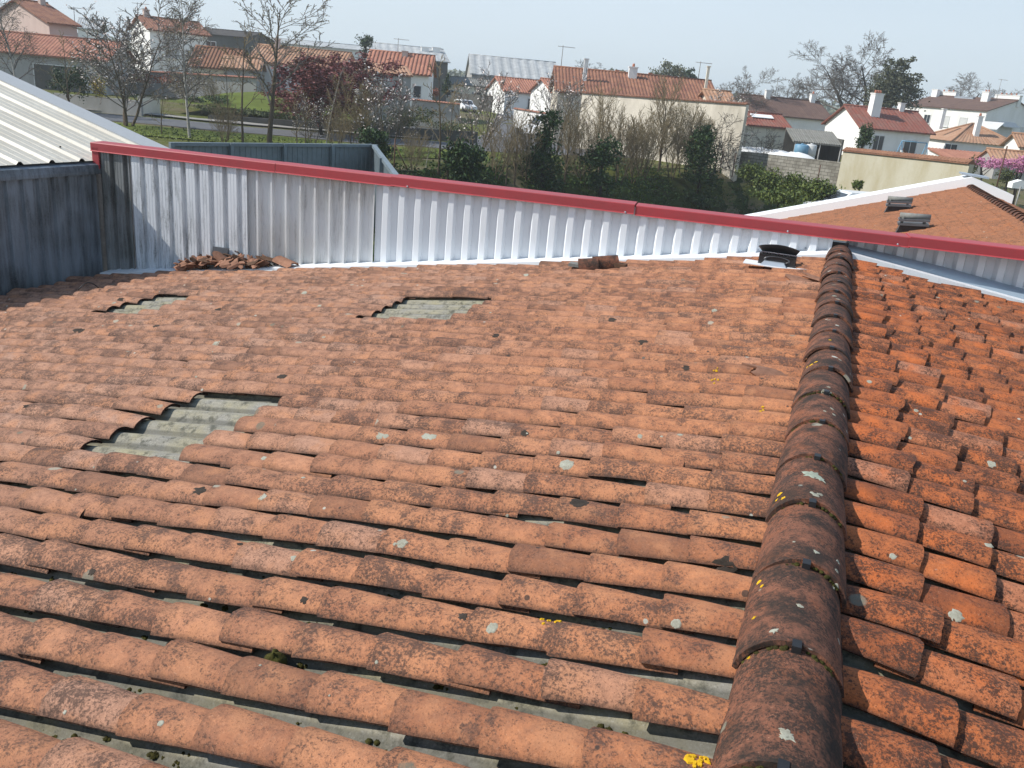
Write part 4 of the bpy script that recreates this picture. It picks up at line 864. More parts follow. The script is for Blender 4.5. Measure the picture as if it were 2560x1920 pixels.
for (px, py, wdt, hgt, mat, lab) in ((2004, 374, 1.2, .85, 'blue', 'blue grey water tank under the carport'), (2027, 375, .9, .9, 'shutter', 'pale tank beside the blue grey one under the carport')):
    c = at(px, py, 75.5); mb = MB(); mb.tube([c-up*hgt/2, c-up*hgt*.45, c+up*hgt*.42, c+up*hgt*.5], [wdt*.47, wdt*.5, wdt*.5, wdt*.4], 12); mb.tube([c+up*hgt*.5, c+up*hgt*.6], .12, 8); mb.box(c-up*(hgt/2+.5), e_*wdt*.8, n_*wdt*.8, up*1.0); tag(mb.build('water_tank', M[mat]), lab, 'tank')
fwall('block_wall', 'weathered concrete block wall right of the beige wall', (1850, 378, 66), (2108, 406, 60), 2.1, .2, M['block'], uvs=True)
fwall('garden_wall', 'old yellowish plastered wall with mossy tile coping at the right', (2108, 378, 59.6), (2424, 411, 50), 2.9, .35, M['w_old'], M['r_old'], capw=.10, caph=.16)
for i, (px, py, D, w_, lab) in enumerate(((1905, 372, 70, 5.5, 'white tarpaulin sheet over a stack behind the block wall, the left one'), (1985, 384, 68, 3.6, 'white tarpaulin sheet behind the block wall next to the carport'))):
    mb = MB(); V = []; c = at(px, py, D); e1 = HR; nx, ny = 14, 5
    for j in range(ny+1):
        for k in range(nx+1): 
            s_ = k/nx-.5; t_ = j/ny; V.append(c+e1*(s_*w_)+HF*(t_*1.6)+up*(.35*math.sin(math.pi*t_)*(1+.5*noise.noise(Vector((k*.6, j*.7, i*5))))-.25*abs(s_*2)**3-.3))
    m_ = nx+1; mb.add(V, [(j*m_+k, j*m_+k+1, (j+1)*m_+k+1, (j+1)*m_+k) for j in range(ny) for k in range(nx)], True); bt = [v-up*.9 for v in V[:m_]]; mb.add(V[:m_]+bt, [(k, m_+k, m_+k+1, k+1) for k in range(nx)], True)
    tag(mb.build('tarpaulin', M['w_white']), lab, 'tarpaulin')
# outside stair of the white house, swing frame
p_, e_, n_ = frame_box(2153, 315, 88, R(13)); a_ = p_+n_*1.0; 
st = empty('staircase', 'outside stair with sloping brown parapet on the white house front', 'staircase', loc=a_+e_*6-up*4.6)
mb = MB(); mb.prism([a_+e_*4.4-up*1.9, a_+e_*8.6-up*4.4, a_+e_*8.6-up*5.2, a_+e_*4.4-up*5.2], -n_*.9); part(mb, 'flight', M['w_white'], st)
mb = MB(); mb.prism([a_+e_*4.4-up*1.7+n_*.05, a_+e_*8.7-up*4.25+n_*.05, a_+e_*8.7-up*4.5+n_*.05, a_+e_*4.4-up*1.95+n_*.05], -n_*.2); part(mb, 'parapet', M['brownw'], st)
mb = MB(); sw = [at(2255, 352, 76), at(2318, 358, 76)]
mb.tube([sw[0], sw[1]], .05, 6)
for q in sw:
    mb.tube([q, q-up*2.2+HR*.5], .045, 6); mb.tube([q, q-up*2.2-HR*.5], .045, 6)
tag(mb.build('swing_frame', M['blue']), 'pale blue tubular swing frame behind the plastered wall', 'swing frame')
# antennas
def antenna(px, py, D, h_, lab, arms=5):
    c = at(px, py, D); mb = MB(); mb.tube([c, c+up*h_], .035, 5); t = c+up*(h_-.1); dr = (HR*.8+HF*.3).normalized(); mb.tube([t-dr*.5, t+dr*1.2], .025, 4)
    for k in range(arms):
        q = t+dr*(-.4+1.5*k/(arms-1)); mb.tube([q-HF*.35, q+HF*.35], .018, 3)
    tag(mb.build('antenna', M['pole']), lab, 'antenna', 'television antennas on the roofs')
antenna(1402, 172, 84, 2.0, 'antenna above the left end of the long rust red roof'); antenna(1745, 200, 84, 1.6, 'antenna at the right end of the long rust red roof')
antenna(1938, 240, 110, 2.0, 'antenna on the chimney of the brown-roofed house'); antenna(2492, 246, 140, 2.8, 'antenna on the apartment block')
antenna(994, 142, 100, 1.9, 'antenna above the bright orange roof'); antenna(188, 70, 88, 1.9, 'antenna right of the pink house', 6); antenna(345, 45, 102, 1.6, 'antenna over the white gabled house at upper left')
# blue grey fenced yard behind the red coping
fz = -1.2; A_ = onz(425, 360, fz); B_ = onz(935, 364, fz); C_ = onz(1000, 452, fz); M['fence'] = plain('fence_paint', (.19, .235, .262), .5, .2, 5, .4, c2=(.12, .15, .165))
fe = empty('metal_fence', 'blue grey ribbed metal enclosure behind the red coping', 'fence', loc=(B_.x, B_.y, PZ-1))
for a_, b_ in ((A_, B_), (B_, C_)):
    d = (b_-a_); L_ = d.length; d = d/L_; nn = Vector((d.y, -d.x, 0)); mb = MB(); V = []; s_ = 0; ptsf = []
    while s_ < L_:
        for wdt, dd in ((.12, 0), (.015, 0), (.05, .02), (.015, .02)): ptsf.append((min(s_, L_), dd)); s_ += wdt
    for s_, dd in ptsf: q = a_+d*s_+nn*dd; V += [q, q-up*2.6]
    mb.add(V, [(2*i, 2*i+1, 2*i+3, 2*i+2) for i in range(len(ptsf)-1)]); part(mb, 'panel', M['fence'], fe)
    mb = MB(); mb.prism([a_-nn*.06-up*.05, a_+nn*.09-up*.05, a_+nn*.09+up*.05, a_-nn*.06+up*.05], b_-a_); part(mb, 'top_rail', M['fence'], fe)
    k = 4 if a_ is A_ else 2
    for i in range(k+1):
        q = a_+d*(L_*i/k)+nn*.09; mb = MB(); mb.box(q-up*1.3, d*.12, nn*.12, up*2.7); part(mb, 'post', M['fence'], fe)
# vehicles
def car(name, label, c, yaw, paint, van=False, s=1.0, cat='car'):
    f = HR*math.cos(yaw)+HF*math.sin(yaw); l = HR*-math.sin(yaw)+HF*math.cos(yaw); root = empty(name, label, cat, loc=c)
    Lc, Wc = (4.6, 1.85) if van else (4.1, 1.7); Hc = 2.0 if van else 1.42; hb = 1.05 if van else .82
    prof_ = [(-.5, .32), (-.5, hb*.95), (-.47, Hc*.92), (-.30, Hc), (.10 if not van else .22, Hc), (.27 if not van else .36, hb+.04), (.48, hb*.82), (.5, .45), (.49, .30)]
    mb = MB(); V = []; nP = len(prof_)
    for wv, ins in ((-1, .0), (1, .0)):
        for x, z in prof_: k_ = .86 if z > hb+.1 else 1.0; V.append(c+f*(x*Lc*s)+l*(wv*Wc/2*k_*s)+up*z*s)
    mb.add(V, [tuple(range(nP))[::-1], tuple(range(nP, 2*nP))]+[(i, (i+1) % nP, nP+(i+1) % nP, nP+i) for i in range(nP)]); part(mb, 'body', paint, root)
    mb = MB(); q = c+f*(.19 if not van else .295)*Lc*s+up*(Hc+hb)/2*s; sl = (f*(.17*Lc if not van else .14*Lc)-up*(Hc-hb-.04)).normalized()
    mb.box(q+(f*.3+up*.4).normalized()*.02, l*Wc*.74*s, sl*(Hc-hb)*1.02*s, (f*.5+up*.6).normalized()*.04); part(mb, 'windscreen', M['pane'], root)
    for wv in (-1, 1):
        mb = MB(); q = c+l*wv*(Wc/2*.93)*s+up*(Hc+hb)/2*s-f*.12*Lc*s; mb.box(q, f*.5*Lc*s, l*.05, up*(Hc-hb)*.55*s); part(mb, 'side_window', M['pane'], root)
        for x in (-.31, .32):
            mb = MB(); q = c+f*x*Lc*s+l*wv*(Wc/2-.08)*s+up*.31*s; mb.tube([q-l*.11, q+l*.11], .31*s, 14); part(mb, 'wheel', M['black'], root)
        mb = MB(); q = c+f*.497*Lc*s+l*wv*.58*s+up*.62*s; mb.box(q, f*.04, l*.3, up*.16); part(mb, 'headlight', M['zinc'], root)
M['car_white'] = plain('car_white', (.78, .79, .80), .25, .05, 3, .6)
g = at(1162, 274, 118); u_, v_ = touv(g); g.z = H(u_, v_)+.02; car('parked_car', 'small white car parked facing the street beyond the grey wall', g, R(-62), M['car_white'])
g = at(1372, 320, 86); u_, v_ = touv(g); g.z = H(u_, v_)+.02; car('parked_van', 'white van half hidden behind the ivy-clad tree in mid picture', g, R(-150), M['car_white'], True, cat='van')
# white vehicle roof peeping over the neighbouring roof
g = at(2135, 480, 46); car('parked_car', 'white car of which only the rounded roof shows above the white verge', Vector((g.x, g.y, g.z-1.55)), R(185), M['car_white'], False, 1.1)
# ================================================================ vegetation
def leafmat(name, c, c2, rough=.6, tr=.0):
    N = NT(name, rough, .25); t = N.sepattr(); c_ = N.mix(t[0], c, c2); return N.out(c_)
M['bark'] = plain('bark', (.13, .10, .07), .95, .4, 12, .1); M['bark_dark'] = plain('bark_dark', (.06, .05, .04), .95, .4, 12, .1); M['bark_birch'] = plain('bark_birch', (.55, .52, .47), .85, .5, 14, .2, c2=(.18, .16, .14))
M['twig'] = plain('twig', (.27, .215, .13), .95, .3, 12, .1); M['twig_grey'] = plain('twig_grey', (.17, .15, .13), .95, .3, 12, .1); M['twig_red'] = plain('twig_red', (.15, .06, .05), .95, .3, 12, .1)
M['blossom'] = leafmat('blossom', (.80, .74, .70), (.62, .50, .45)); M['blossom_pink'] = leafmat('blossom_pink', (.62, .27, .42), (.45, .17, .30)); M['bud'] = leafmat('bud', (.30, .26, .10), (.18, .14, .07))
M['leaf_ever'] = leafmat('leaf_evergreen', (.025, .05, .018), (.06, .09, .03)); M['leaf_ivy'] = leafmat('leaf_ivy', (.016, .036, .011), (.045, .085, .02)); M['leaf_green'] = leafmat('leaf_green', (.12, .145, .028), (.05, .08, .018))
M['leaf_purple'] = leafmat('leaf_purple', (.25, .085, .075), (.14, .045, .045)); M['leaf_yellow'] = leafmat('leaf_yellow', (.55, .38, .03), (.30, .24, .04)); M['leaf_cedar'] = leafmat('leaf_cedar', (.055, .065, .035), (.10, .10, .05)); M['leaf_olive'] = leafmat('leaf_olive', (.17, .17, .09), (.09, .10, .05)); M['leaf_hedge'] = leafmat('leaf_hedge', (.10, .12, .035), (.05, .06, .02)); M['leaf_red'] = leafmat('leaf_red', (.32, .09, .04), (.16, .06, .03))
def leafq(mb, p, s, rr, flat=0):
    a = Vector((rr.gauss(0, 1), rr.gauss(0, 1), rr.gauss(0, 1)*(1-flat))).normalized(); b = a.cross(Vector((rr.gauss(0, 1), rr.gauss(0, 1), rr.gauss(0, 1)+.01))).normalized()
    s1 = s*rr.uniform(.6, 1.2); t = rr.random(); bi = len(mb.v); mb.v += [tuple(p-a*s1), tuple(p+b*s1*.55), tuple(p+a*s1), tuple(p-b*s1*.55)]; mb.t += [(t, t, t)]*4; mb.f.append((bi, bi+1, bi+2, bi+3)); mb.sm.append(False)
def clump(mb, c, rad, n, s, rr, K=None, core=.35):
    K = K or max(3, n//45); cs = []
    for _ in range(K):
        d = Vector((rr.gauss(0, 1), rr.gauss(0, 1), rr.gauss(0, 1))).normalized()*(rr.random()**.4); cs.append(Vector((c[0]+d.x*rad[0], c[1]+d.y*rad[1], c[2]+d.z*rad[2])))
    m_ = min(rad)
    for i in range(n):
        q = cs[i % K]; leafq(mb, q+Vector((rr.gauss(0, 1)*rad[0], rr.gauss(0, 1)*rad[1], rr.gauss(0, 1)*rad[2]*.8))*core*.85, s, rr)
def grow(mbs, p, d, L, r, lev, cfg, rr, tips):
    n = 4 if lev else 6; pts = [p]; rs = [r]; q = p.copy(); dd = d.copy(); wob = cfg['wob'][lev]
    for i in range(n):
        dd = (dd + Vector((rr.gauss(0, wob), rr.gauss(0, wob), rr.gauss(0, wob)*.6)) + Vector((0, 0, cfg['up'][lev]))).normalized(); q = q+dd*(L/n); pts.append(q.copy()); rs.append(max(cfg['rmin'], r*(1-(i+1)/n*cfg['taper'])))
    mbs[0 if lev == 0 else 1].tube(pts, rs, (7, 5, 4, 3, 3)[lev], cap=False, tint=(.5, .5, .5))
    if lev >= cfg['lev']: tips.append((pts, dd)); return
    nc = cfg['n'][lev]; f0 = cfg['f0'][lev]
    for k in range(nc):
        f = f0+(1-f0)*(k+rr.random()*.7)/nc; f = min(f, .99); t = f*n; i = min(int(t), n-1); b = pts[i].lerp(pts[i+1], t-i); ax = (pts[i+1]-pts[i]).normalized()
        az = 2.4*k+rr.uniform(-.5, .5); s1 = ax.cross(Vector((0, 0, 1)) if abs(ax.z) < .9 else Vector((1, 0, 0))).normalized(); s2 = ax.cross(s1); side_ = s1*math.cos(az)+s2*math.sin(az); an = R(cfg['ang'][lev]+rr.uniform(-12, 12))
        cd = (ax*math.cos(an)+side_*math.sin(an)).normalized(); cl = L*cfg['len'][lev]*(1.05-f*cfg.get('lt', .45))*rr.uniform(.75, 1.15); cr = (r*(1-f*cfg['taper']))*cfg.get('cr', .6)
        grow(mbs, b, cd, cl, max(cfg['rmin'], cr), lev+1, cfg, rr, tips)
TPL = {}
def make_tpl(key, seed, Hh, r0, cfg, stems=1, lean=.12, leaf=None, nleaf=0, ls=.06, bark='bark', twig='twig', leafname='blossom', leafspread=.05, split=False):
    rr = random.Random(seed); mbs = [MB(), MB()]; tips = []
    for s_ in range(stems):
        a = 2*math.pi*s_/stems+rr.random(); d = Vector((math.cos(a)*lean, math.sin(a)*lean, 1)).normalized() if stems > 1 else Vector((rr.gauss(0, .04), rr.gauss(0, .04), 1)).normalized()
        grow(mbs, Vector((math.cos(a)*.12*(stems > 1), math.sin(a)*.12*(stems > 1), -.3)), d, Hh*(1 if stems == 1 else rr.uniform(.75, 1)), r0*(1 if stems == 1 else .6), 0, cfg, rr, tips)
    lm = None
    if leaf:
        lm = MB()
        for _ in range(nleaf):
            pts, dd = rr.choice(tips); i = rr.randrange(len(pts)-1); b = pts[i].lerp(pts[i+1], rr.random()); leafq(lm, b+Vector((rr.gauss(0, leafspread), rr.gauss(0, leafspread), rr.gauss(0, leafspread))), ls, rr)
    TPL[key] = dict(mbs=mbs, lm=lm, bark=bark, twig=twig, leaf=leaf, leafname=leafname, me=None)
def plant(key, name, label, pos, sc_=1., group=None, rot=None, cat='tree', tilt=0):
    t = TPL[key]; root = empty(name, label, cat, group, loc=pos); 
    if t['me'] is None:
        a = t['mbs'][0].build('trunk', M[t['bark']], root); b = t['mbs'][1].build('crown', M[t['twig']], root); t['me'] = [('trunk', a.data), ('crown', b.data)]
        if t['lm']: c = t['lm'].build(t['leafname'], M[t['leaf']], root); t['me'].append((t['leafname'], c.data))
    else:
        for nm, me in t['me']: o = bpy.data.objects.new(nm, me); col.objects.link(o); o.parent = root
    root.rotation_euler = (tilt, 0, rnd.uniform(0, 6.28) if rot is None else rot); root.scale = (sc_, sc_, sc_) if not hasattr(sc_, '__len__') else sc_
    return root
base_cfg = dict(lev=3, n=(11, 6, 4, 0), f0=(.25, .2, .2, 0), ang=(48, 42, 40, 0), len=(.42, .5, .5, 0), wob=(.05, .10, .14, .18), up=(.02, .06, .05, .03), taper=.85, rmin=.011)
broom = dict(base_cfg, n=(11, 6, 4, 0), ang=(30, 26, 26, 0), len=(.62, .6, .55, 0), up=(.03, .12, .10, .06), f0=(.15, .15, .2, 0), rmin=.010)
make_tpl('broomA', 3, 4.6, .10, broom, stems=3, lean=.25, bark='bark'); make_tpl('broomB', 9, 4.6, .09, broom, stems=4, lean=.32); make_tpl('broomC', 12, 4.8, .10, dict(broom, n=(17, 7, 4, 0)), stems=1)
make_tpl('broomL', 21, 4.6, .09, broom, stems=3, lean=.28, leaf='bud', nleaf=900, ls=.05, leafname='foliage')
make_tpl('spread', 5, 4.4, .13, dict(base_cfg, n=(12, 7, 5, 0), ang=(62, 48, 40, 0), len=(.75, .5, .5, 0), up=(.02, .07, .05, .02)), stems=2, lean=.25, bark='bark_dark', twig='bark_dark')
make_tpl('cherry', 7, 9.5, .15, dict(base_cfg, n=(13, 8, 4, 0), ang=(42, 34, 34, 0), len=(.5, .42, .45, 0), up=(.01, .05, .05, .03), f0=(.30, .2, .2, 0), rmin=.016), bark='bark', twig='twig_grey', leaf='bud', nleaf=1400, ls=.05, leafname='bud')
make_tpl('cherryW', 17, 7.5, .12, dict(base_cfg, n=(14, 8, 5, 0), ang=(40, 34, 34, 0), len=(.55, .45, .45, 0), f0=(.2, .2, .2, 0), rmin=.014), stems=3, lean=.26, bark='bark', twig='twig_grey', leaf='blossom', nleaf=2600, ls=.06)
make_tpl('magnolia', 27, 5.2, .10, dict(base_cfg, n=(9, 6, 4, 0), ang=(34, 30, 30, 0), len=(.6, .5, .5, 0), f0=(.2, .2, .2, 0), up=(.02, .10, .08, .05)), stems=3, lean=.3, twig='twig_grey', leaf='blossom', nleaf=520, ls=.085)
make_tpl('sparse', 31, 4.6, .06, dict(base_cfg, n=(8, 4, 3, 0), ang=(40, 36, 36, 0), len=(.38, .45, .5, 0), f0=(.25, .2, .2, 0)), twig='twig')
make_tpl('birch', 41, 9.0, .10, dict(base_cfg, n=(20, 9, 6, 0), ang=(42, 40, 40, 0), len=(.30, .5, .7, 0), up=(.0, .02, -.06, -.16), f0=(.22, .2, .2, 0), rmin=.010), bark='bark_birch', twig='twig_grey', leaf='bud', nleaf=900, ls=.05, leafname='bud')
make_tpl('birchS', 43, 6.0, .055, dict(base_cfg, n=(10, 4, 3, 0), ang=(40, 40, 40, 0), len=(.28, .5, .6, 0), up=(.0, .05, 0, -.03), f0=(.3, .2, .2, 0)), bark='bark_birch', twig='twig_grey')
make_tpl('oak', 51, 11, .42, dict(base_cfg, n=(10, 8, 7, 5, 0), lev=4, f0=(.25, .25, .2, .2, 0), ang=(58, 48, 42, 40, 0), len=(.62, .5, .5, .5, 0), wob=(.10, .18, .18, .2, .2), up=(.01, .05, .05, .03, .02), rmin=.020, lt=.3), bark='bark_dark', twig='twig_grey')
make_tpl('plum', 61, 5.5, .14, dict(base_cfg, n=(15, 8, 5, 0), ang=(50, 42, 38, 0), len=(.62, .48, .5, 0), up=(.02, .06, .04, .02), f0=(.15, .15, .2, 0), rmin=.014), stems=2, lean=.25, bark='bark_dark', twig='twig_red', leaf='leaf_purple', nleaf=15000, ls=.08, leafname='foliage', leafspread=.12)
def groundpos(px, py, D, off=0):
    p = at(px, py, D); u, v = touv(p); return Vector((p.x, p.y, H(u, v)+off))
def hgt(px, ytop, D, pos): return at(px, ytop, D).z-pos.z
ROW = 'bare trees along the top of the embankment'
row = [ # key, px, py, D, top y, tilt, label
 ('sparse', 570, 350, 52, 150, 'thin bare sapling left of the big bare tree, in front of the street'), ('sparse', 607, 355, 51, 60, 'slender sapling just left of the big bare tree trunk'),
 ('sparse', 743, 355, 50, 215, 'small thin sapling right of the big bare tree trunk'), ('sparse', 763, 356, 50, 230, 'twin small sapling beside the white-barked birch stem'),
 ('broomL', 893, 358, 50, 165, 'budding bushy tree in front of the purple tree, right side'), ('broomB', 1033, 418, 45, 300, 'dark-stemmed coppiced shrub tree at the left end of the embankment row'),
 ('sparse', 1097, 416, 46, 140, 'tall thin tree beside the short birch stump on the embankment'), ('broomA', 1243, 413, 50, 270, 'coppiced tree right of the first ivy mound'),
 ('sparse', 1269, 414, 50, 290, 'slim pair of saplings between the first two ivy mounds'), ('broomA', 1318, 413, 52, 250, 'bare coppiced tree left of the tall ivy-clad tree'),
 ('broomC', 1416, 407, 54, 255, 'single-trunk bare tree right of the tall ivy-clad tree'), ('broomB', 1460, 413, 55, 235, 'leaning pale-stemmed tree left of the third ivy mound'),
 ('broomA', 1552, 410, 57, 232, 'double-stemmed bare tree right of the third ivy mound'), ('broomC', 1500, 410, 57, 228, 'bare broom-shaped tree standing behind the third ivy mound'),
 ('broomB', 1609, 410, 59, 235, 'multi-stemmed bare tree in the middle of the beige wall'), ('broomC', 1649, 411, 61, 200, 'tall broom-shaped bare tree before the beige wall'),
 ('broomL', 1682, 413, 61, 248, 'greenish budding tree before the right half of the beige wall'), ('broomL', 1712, 414, 62, 240, 'ochre budding tree left of the last ivy mound'),
 ('broomA', 1735, 415, 63, 225, 'bare tree standing just before the last ivy mound'), ('spread', 1783, 418, 63, 262, 'dark wide-spreading bare tree at the right end of the beige wall')]
row += [('broomB', 560, 352, 50, 235, 'twiggy greenish shrub tree at the foot of the sapling pair, before the lawn'), ('broomA', 845, 356, 49, 245, 'twiggy shrub tree between the white birch stem and the budding bushy tree'),
 ('broomL', 1000, 345, 66, 245, 'ochre twiggy tree at the foot of the shaded grey outbuilding'), ('broomB', 700, 300, 72, 215, 'low brown twiggy tree at the left foot of the purple tree'),
 ('broomL', 530, 262, 76, 170, 'brown twiggy tree behind the hedge, before the small striped-roof house'), ('broomB', 455, 258, 78, 160, 'brown bare tree before the red tile coping'),
 ('broomC', 1290, 412, 51, 280, 'thin bare tree between the pair of saplings and the tall ivy-clad tree'), ('broomB', 1585, 410, 58, 250, 'bare thicket tree left of the middle of the beige wall'), ('sparse', 1120, 416, 46, 230, 'thin sapling left of the first ivy mound')]
for key, px, py, D, yt, lab in row:
    pos = groundpos(px, py, D); Hh = {'sparse': 4.8, 'broomL': 6.0, 'broomB': 6.0, 'broomA': 6.0, 'broomC': 5.6, 'spread': 5.6}[key]; s_ = hgt(px, yt, D, pos)/Hh
    plant(key, 'bare_tree', lab, pos, s_, ROW)
pos = groundpos(672, 358, 52); plant('cherry', 'bare_tree', 'big bare forked tree with opening buds rising to the top of the picture', pos, (hgt(672, -60, 52, pos)/11.0*1.35, hgt(672, -60, 52, pos)/11.0*1.35, hgt(672, -60, 52, pos)/11.0), rot=1.0)
pos = groundpos(318, 312, 55); plant('cherryW', 'cherry_tree', 'wide two-stemmed cherry tree with white blossom at upper left', pos, (hgt(318, -40, 55, pos)/9.0*1.55, hgt(318, -40, 55, pos)/9.0*1.4, hgt(318, -40, 55, pos)/9.0), rot=.5)
pos = groundpos(475, 353, 51); plant('birch', 'birch_tree', 'tall birch with hanging twigs behind the left end of the metal enclosure', pos, hgt(475, -60, 51, pos)/9.6)
pos = groundpos(38, 190, 62); plant('birch', 'birch_tree', 'white-trunked birch in front of the pink house at the far left', pos, hgt(60, -90, 62, pos)/9.6, tilt=0)
pos = groundpos(814, 358, 50); plant('birchS', 'birch_tree', 'slim white birch stem before the purple tree', pos, hgt(830, 150, 50, pos)/6.3)
pos = groundpos(1064, 416, 46); plant('birchS', 'birch_tree', 'short slender birch stump between two stems on the embankment', pos, hgt(1064, 300, 46, pos)/6.3)
pos = groundpos(405, 350, 52); plant('sparse', 'bare_tree', 'small twisted bare tree between the cherry and the tall birch', pos, hgt(405, 200, 52, pos)/4.8)
pos = groundpos(170, 250, 60); plant('sparse', 'bare_tree', 'thin sapling before the grey annex', pos, hgt(170, 80, 60, pos)/4.8)
pos = groundpos(969, 375, 48); plant('magnolia', 'blossom_tree', 'slender tree with white blossom before the shaded grey outbuilding', pos, hgt(969, 150, 48, pos)/6.2)
pos = groundpos(780, 345, 51); plant('magnolia', 'blossom_tree', 'low shrubby tree with white blossom at the foot of the purple tree', pos, hgt(780, 225, 51, pos)/6.2)
pos = groundpos(1193, 405, 52); plant('magnolia', 'blossom_tree', 'tree with upright blossoming branches left of the small bungalow', pos, hgt(1193, 135, 52, pos)/6.4)
pos = groundpos(1390, 350, 64); plant('magnolia', 'blossom_tree', 'pale blossoming tree before the white gabled house in mid picture', pos, hgt(1390, 150, 64, pos)/6.4)
pos = groundpos(1800, 330, 66); pos = at(1800, 300, 72); u_, v_ = touv(pos); pos.z = H(u_, v_); plant('magnolia', 'blossom_tree', 'pinkish blossoming tree over the right end of the beige wall', pos, hgt(1790, 190, 72, pos)/6.4)
pos = groundpos(812, 330, 64); plant('plum', 'purple_tree', 'large purple-leaved plum tree in upper left of centre', pos, (hgt(812, 95, 64, pos)/7.0*2.1, hgt(812, 95, 64, pos)/7.0*1.9, hgt(812, 95, 64, pos)/7.0*1.05))
for i, (px, py, D, yt, wsc, lab) in enumerate(((2124, 262, 128, 140, 1.3, 'large bare tree with spreading limbs behind the white houses, the left one'), (2165, 262, 126, 118, 1.0, 'tall bare tree between the spreading tree and the cedar'), (2432, 250, 190, 196, 1.5, 'rounded bare tree behind the apartment block'), (1974, 250, 150, 193, 1.0, 'small bare tree behind the brown roof'), (1822, 250, 110, 180, 1.0, 'bare tree behind the right end of the beige wall'), (1907, 258, 180, 222, 1.3, 'faint bare tree just left of the antenna on the brown roof'), (1500, 212, 190, 170, 1.6, 'faint bare trees over the middle of the rust red roof'))):
    pos = at(px, py, D); u_, v_ = touv(pos); pos.z = H(u_, v_); s_ = hgt(px, yt, D, pos)/12.5; plant('oak', 'bare_tree', lab, pos, (s_*wsc, s_*wsc, s_), 'large bare trees on the skyline')
pos = at(1915, 372, 70); u_, v_ = touv(pos); pos.z = H(u_, v_); plant('spread', 'orchard_tree', 'low wide orchard tree behind the block wall', pos, hgt(1915, 318, 70, pos)/5.2)
# evergreen and leafy masses: trunk + crown
def leafy(name, label, px, py, D, blobs, mat, n, s, cat='tree', group=None, trunk=.12, seed=1, ground=True, trunkmat='bark_dark', crown='crown', flat=None):
    """blobs: (px, py, rx px, ry px) ellipses at depth D"""
    rr = random.Random(seed); base = groundpos(px, py, D) if ground else at(px, py, D)
    if group == IVY: bq = proj(base); blobs = [(q0, q1, q2*1.3, q3*.92) for q0, q1, q2, q3 in blobs]+[(px, bq[1]-12, 42, 20), (px, (bq[1]+blobs[0][1])/2, 38, 22)]; n = int(n*1.6); s = s*1.15
    root = empty(name, label, cat, group, loc=base); mb = MB(); k = D/F; area = sum(b[2]*b[3] for b in blobs); top = base.z+.5
    for bx, by, rx, ry in blobs:
        c = at(bx, by, D); nn = max(30, int(n*rx*ry/area)); rad = (rx*k, rx*k*.9, ry*k); clump(mb, c, rad, nn, s, rr, core=.36); top = max(top, c.z)
    part(mb, crown, M[mat], root)
    if trunk:
        mb = MB(); cc = at(blobs[0][0], blobs[0][1], D); mb.tube([base-up*.3, base.lerp(cc, .5)+HR*.1, cc], [trunk, trunk*.8, trunk*.4], 7)
        for q in range(5):
            b_ = rr.choice(blobs); mb.tube([base.lerp(cc, .4+.1*q), at(b_[0], b_[1], D)], [trunk*.4, trunk*.15], 5)
        part(mb, 'trunk', M[trunkmat], root)
    return root
IVY = 'dark ivy-covered mounds among the embankment trees'
leafy('ivy_bush', 'first dark ivy mound, left of the embankment row', 1162, 427, 46, [(1165, 390, 34, 36), (1150, 405, 28, 26), (1185, 410, 24, 24)], 'leaf_ivy', 3400, .09, 'ivy bush', IVY, .1, 2)
leafy('ivy_bush', 'tall ivy-clad tree before the white van', 1358, 419, 52, [(1355, 375, 26, 50), (1375, 305, 22, 26), (1368, 330, 16, 30), (1345, 400, 34, 24)], 'leaf_ivy', 3000, .09, 'ivy bush', IVY, .14, 3)
leafy('ivy_bush', 'third ivy mound, before the left half of the beige wall', 1506, 419, 54, [(1506, 385, 34, 36), (1490, 400, 28, 22)], 'leaf_ivy', 2400, .09, 'ivy bush', IVY, .1, 4)
leafy('ivy_bush', 'last ivy mound, beside the dark spreading tree', 1753, 419, 60, [(1753, 372, 26, 46), (1745, 400, 26, 24), (1762, 335, 16, 24)], 'leaf_ivy', 3400, .09, 'ivy bush', IVY, .1, 5)
leafy('ivy_bush', 'dark bush at the right end of the blue grey enclosure', 935, 372, 44, [(930, 340, 26, 24), (955, 365, 22, 26)], 'leaf_ivy', 1700, .08, 'ivy bush', IVY, .08, 6)
leafy('evergreen_shrub', 'round variegated evergreen shrub before the grey annex', 172, 236, 64, [(160, 205, 26, 30), (200, 205, 22, 36), (185, 180, 18, 14)], 'leaf_ever', 1500, .10, 'shrub', None, .08, 7)
leafy('forsythia', 'bright yellow forsythia beside the evergreen shrub', 245, 238, 64, [(243, 215, 15, 24)], 'leaf_yellow', 700, .08, 'shrub', None, 0, 8)
leafy('conifer', 'small dark conifer on the skyline above the purple tree', 911, 160, 120, [(911, 112, 17, 22), (918, 100, 12, 12)], 'leaf_ever', 900, .14, 'tree', None, .12, 9, False)
leafy('conifer', 'narrow dark conifer beside the dark end wall of the far warehouse', 1118, 238, 112, [(1118, 215, 8, 22), (1118, 195, 5, 14)], 'leaf_ever', 600, .13, 'tree', None, .08, 10, False)
leafy('cedar', 'broad dark cedar behind the house with the thick chimney', 2225, 270, 118, [(2215, 215, 36, 34), (2240, 180, 24, 20), (2260, 220, 30, 26), (2205, 250, 30, 18), (2272, 150, 12, 7), (2262, 165, 16, 7), (2295, 187, 16, 6), (2280, 200, 24, 8), (2230, 155, 12, 8), (2215, 165, 10, 9), (2285, 143, 7, 4), (2250, 255, 42, 16), (2215, 235, 40, 24), (2235, 200, 34, 26), (2200, 262, 30, 12), (2285, 232, 26, 14), (2245, 165, 16, 12)], 'leaf_cedar', 9000, .17, 'tree', None, .35, 11, False)
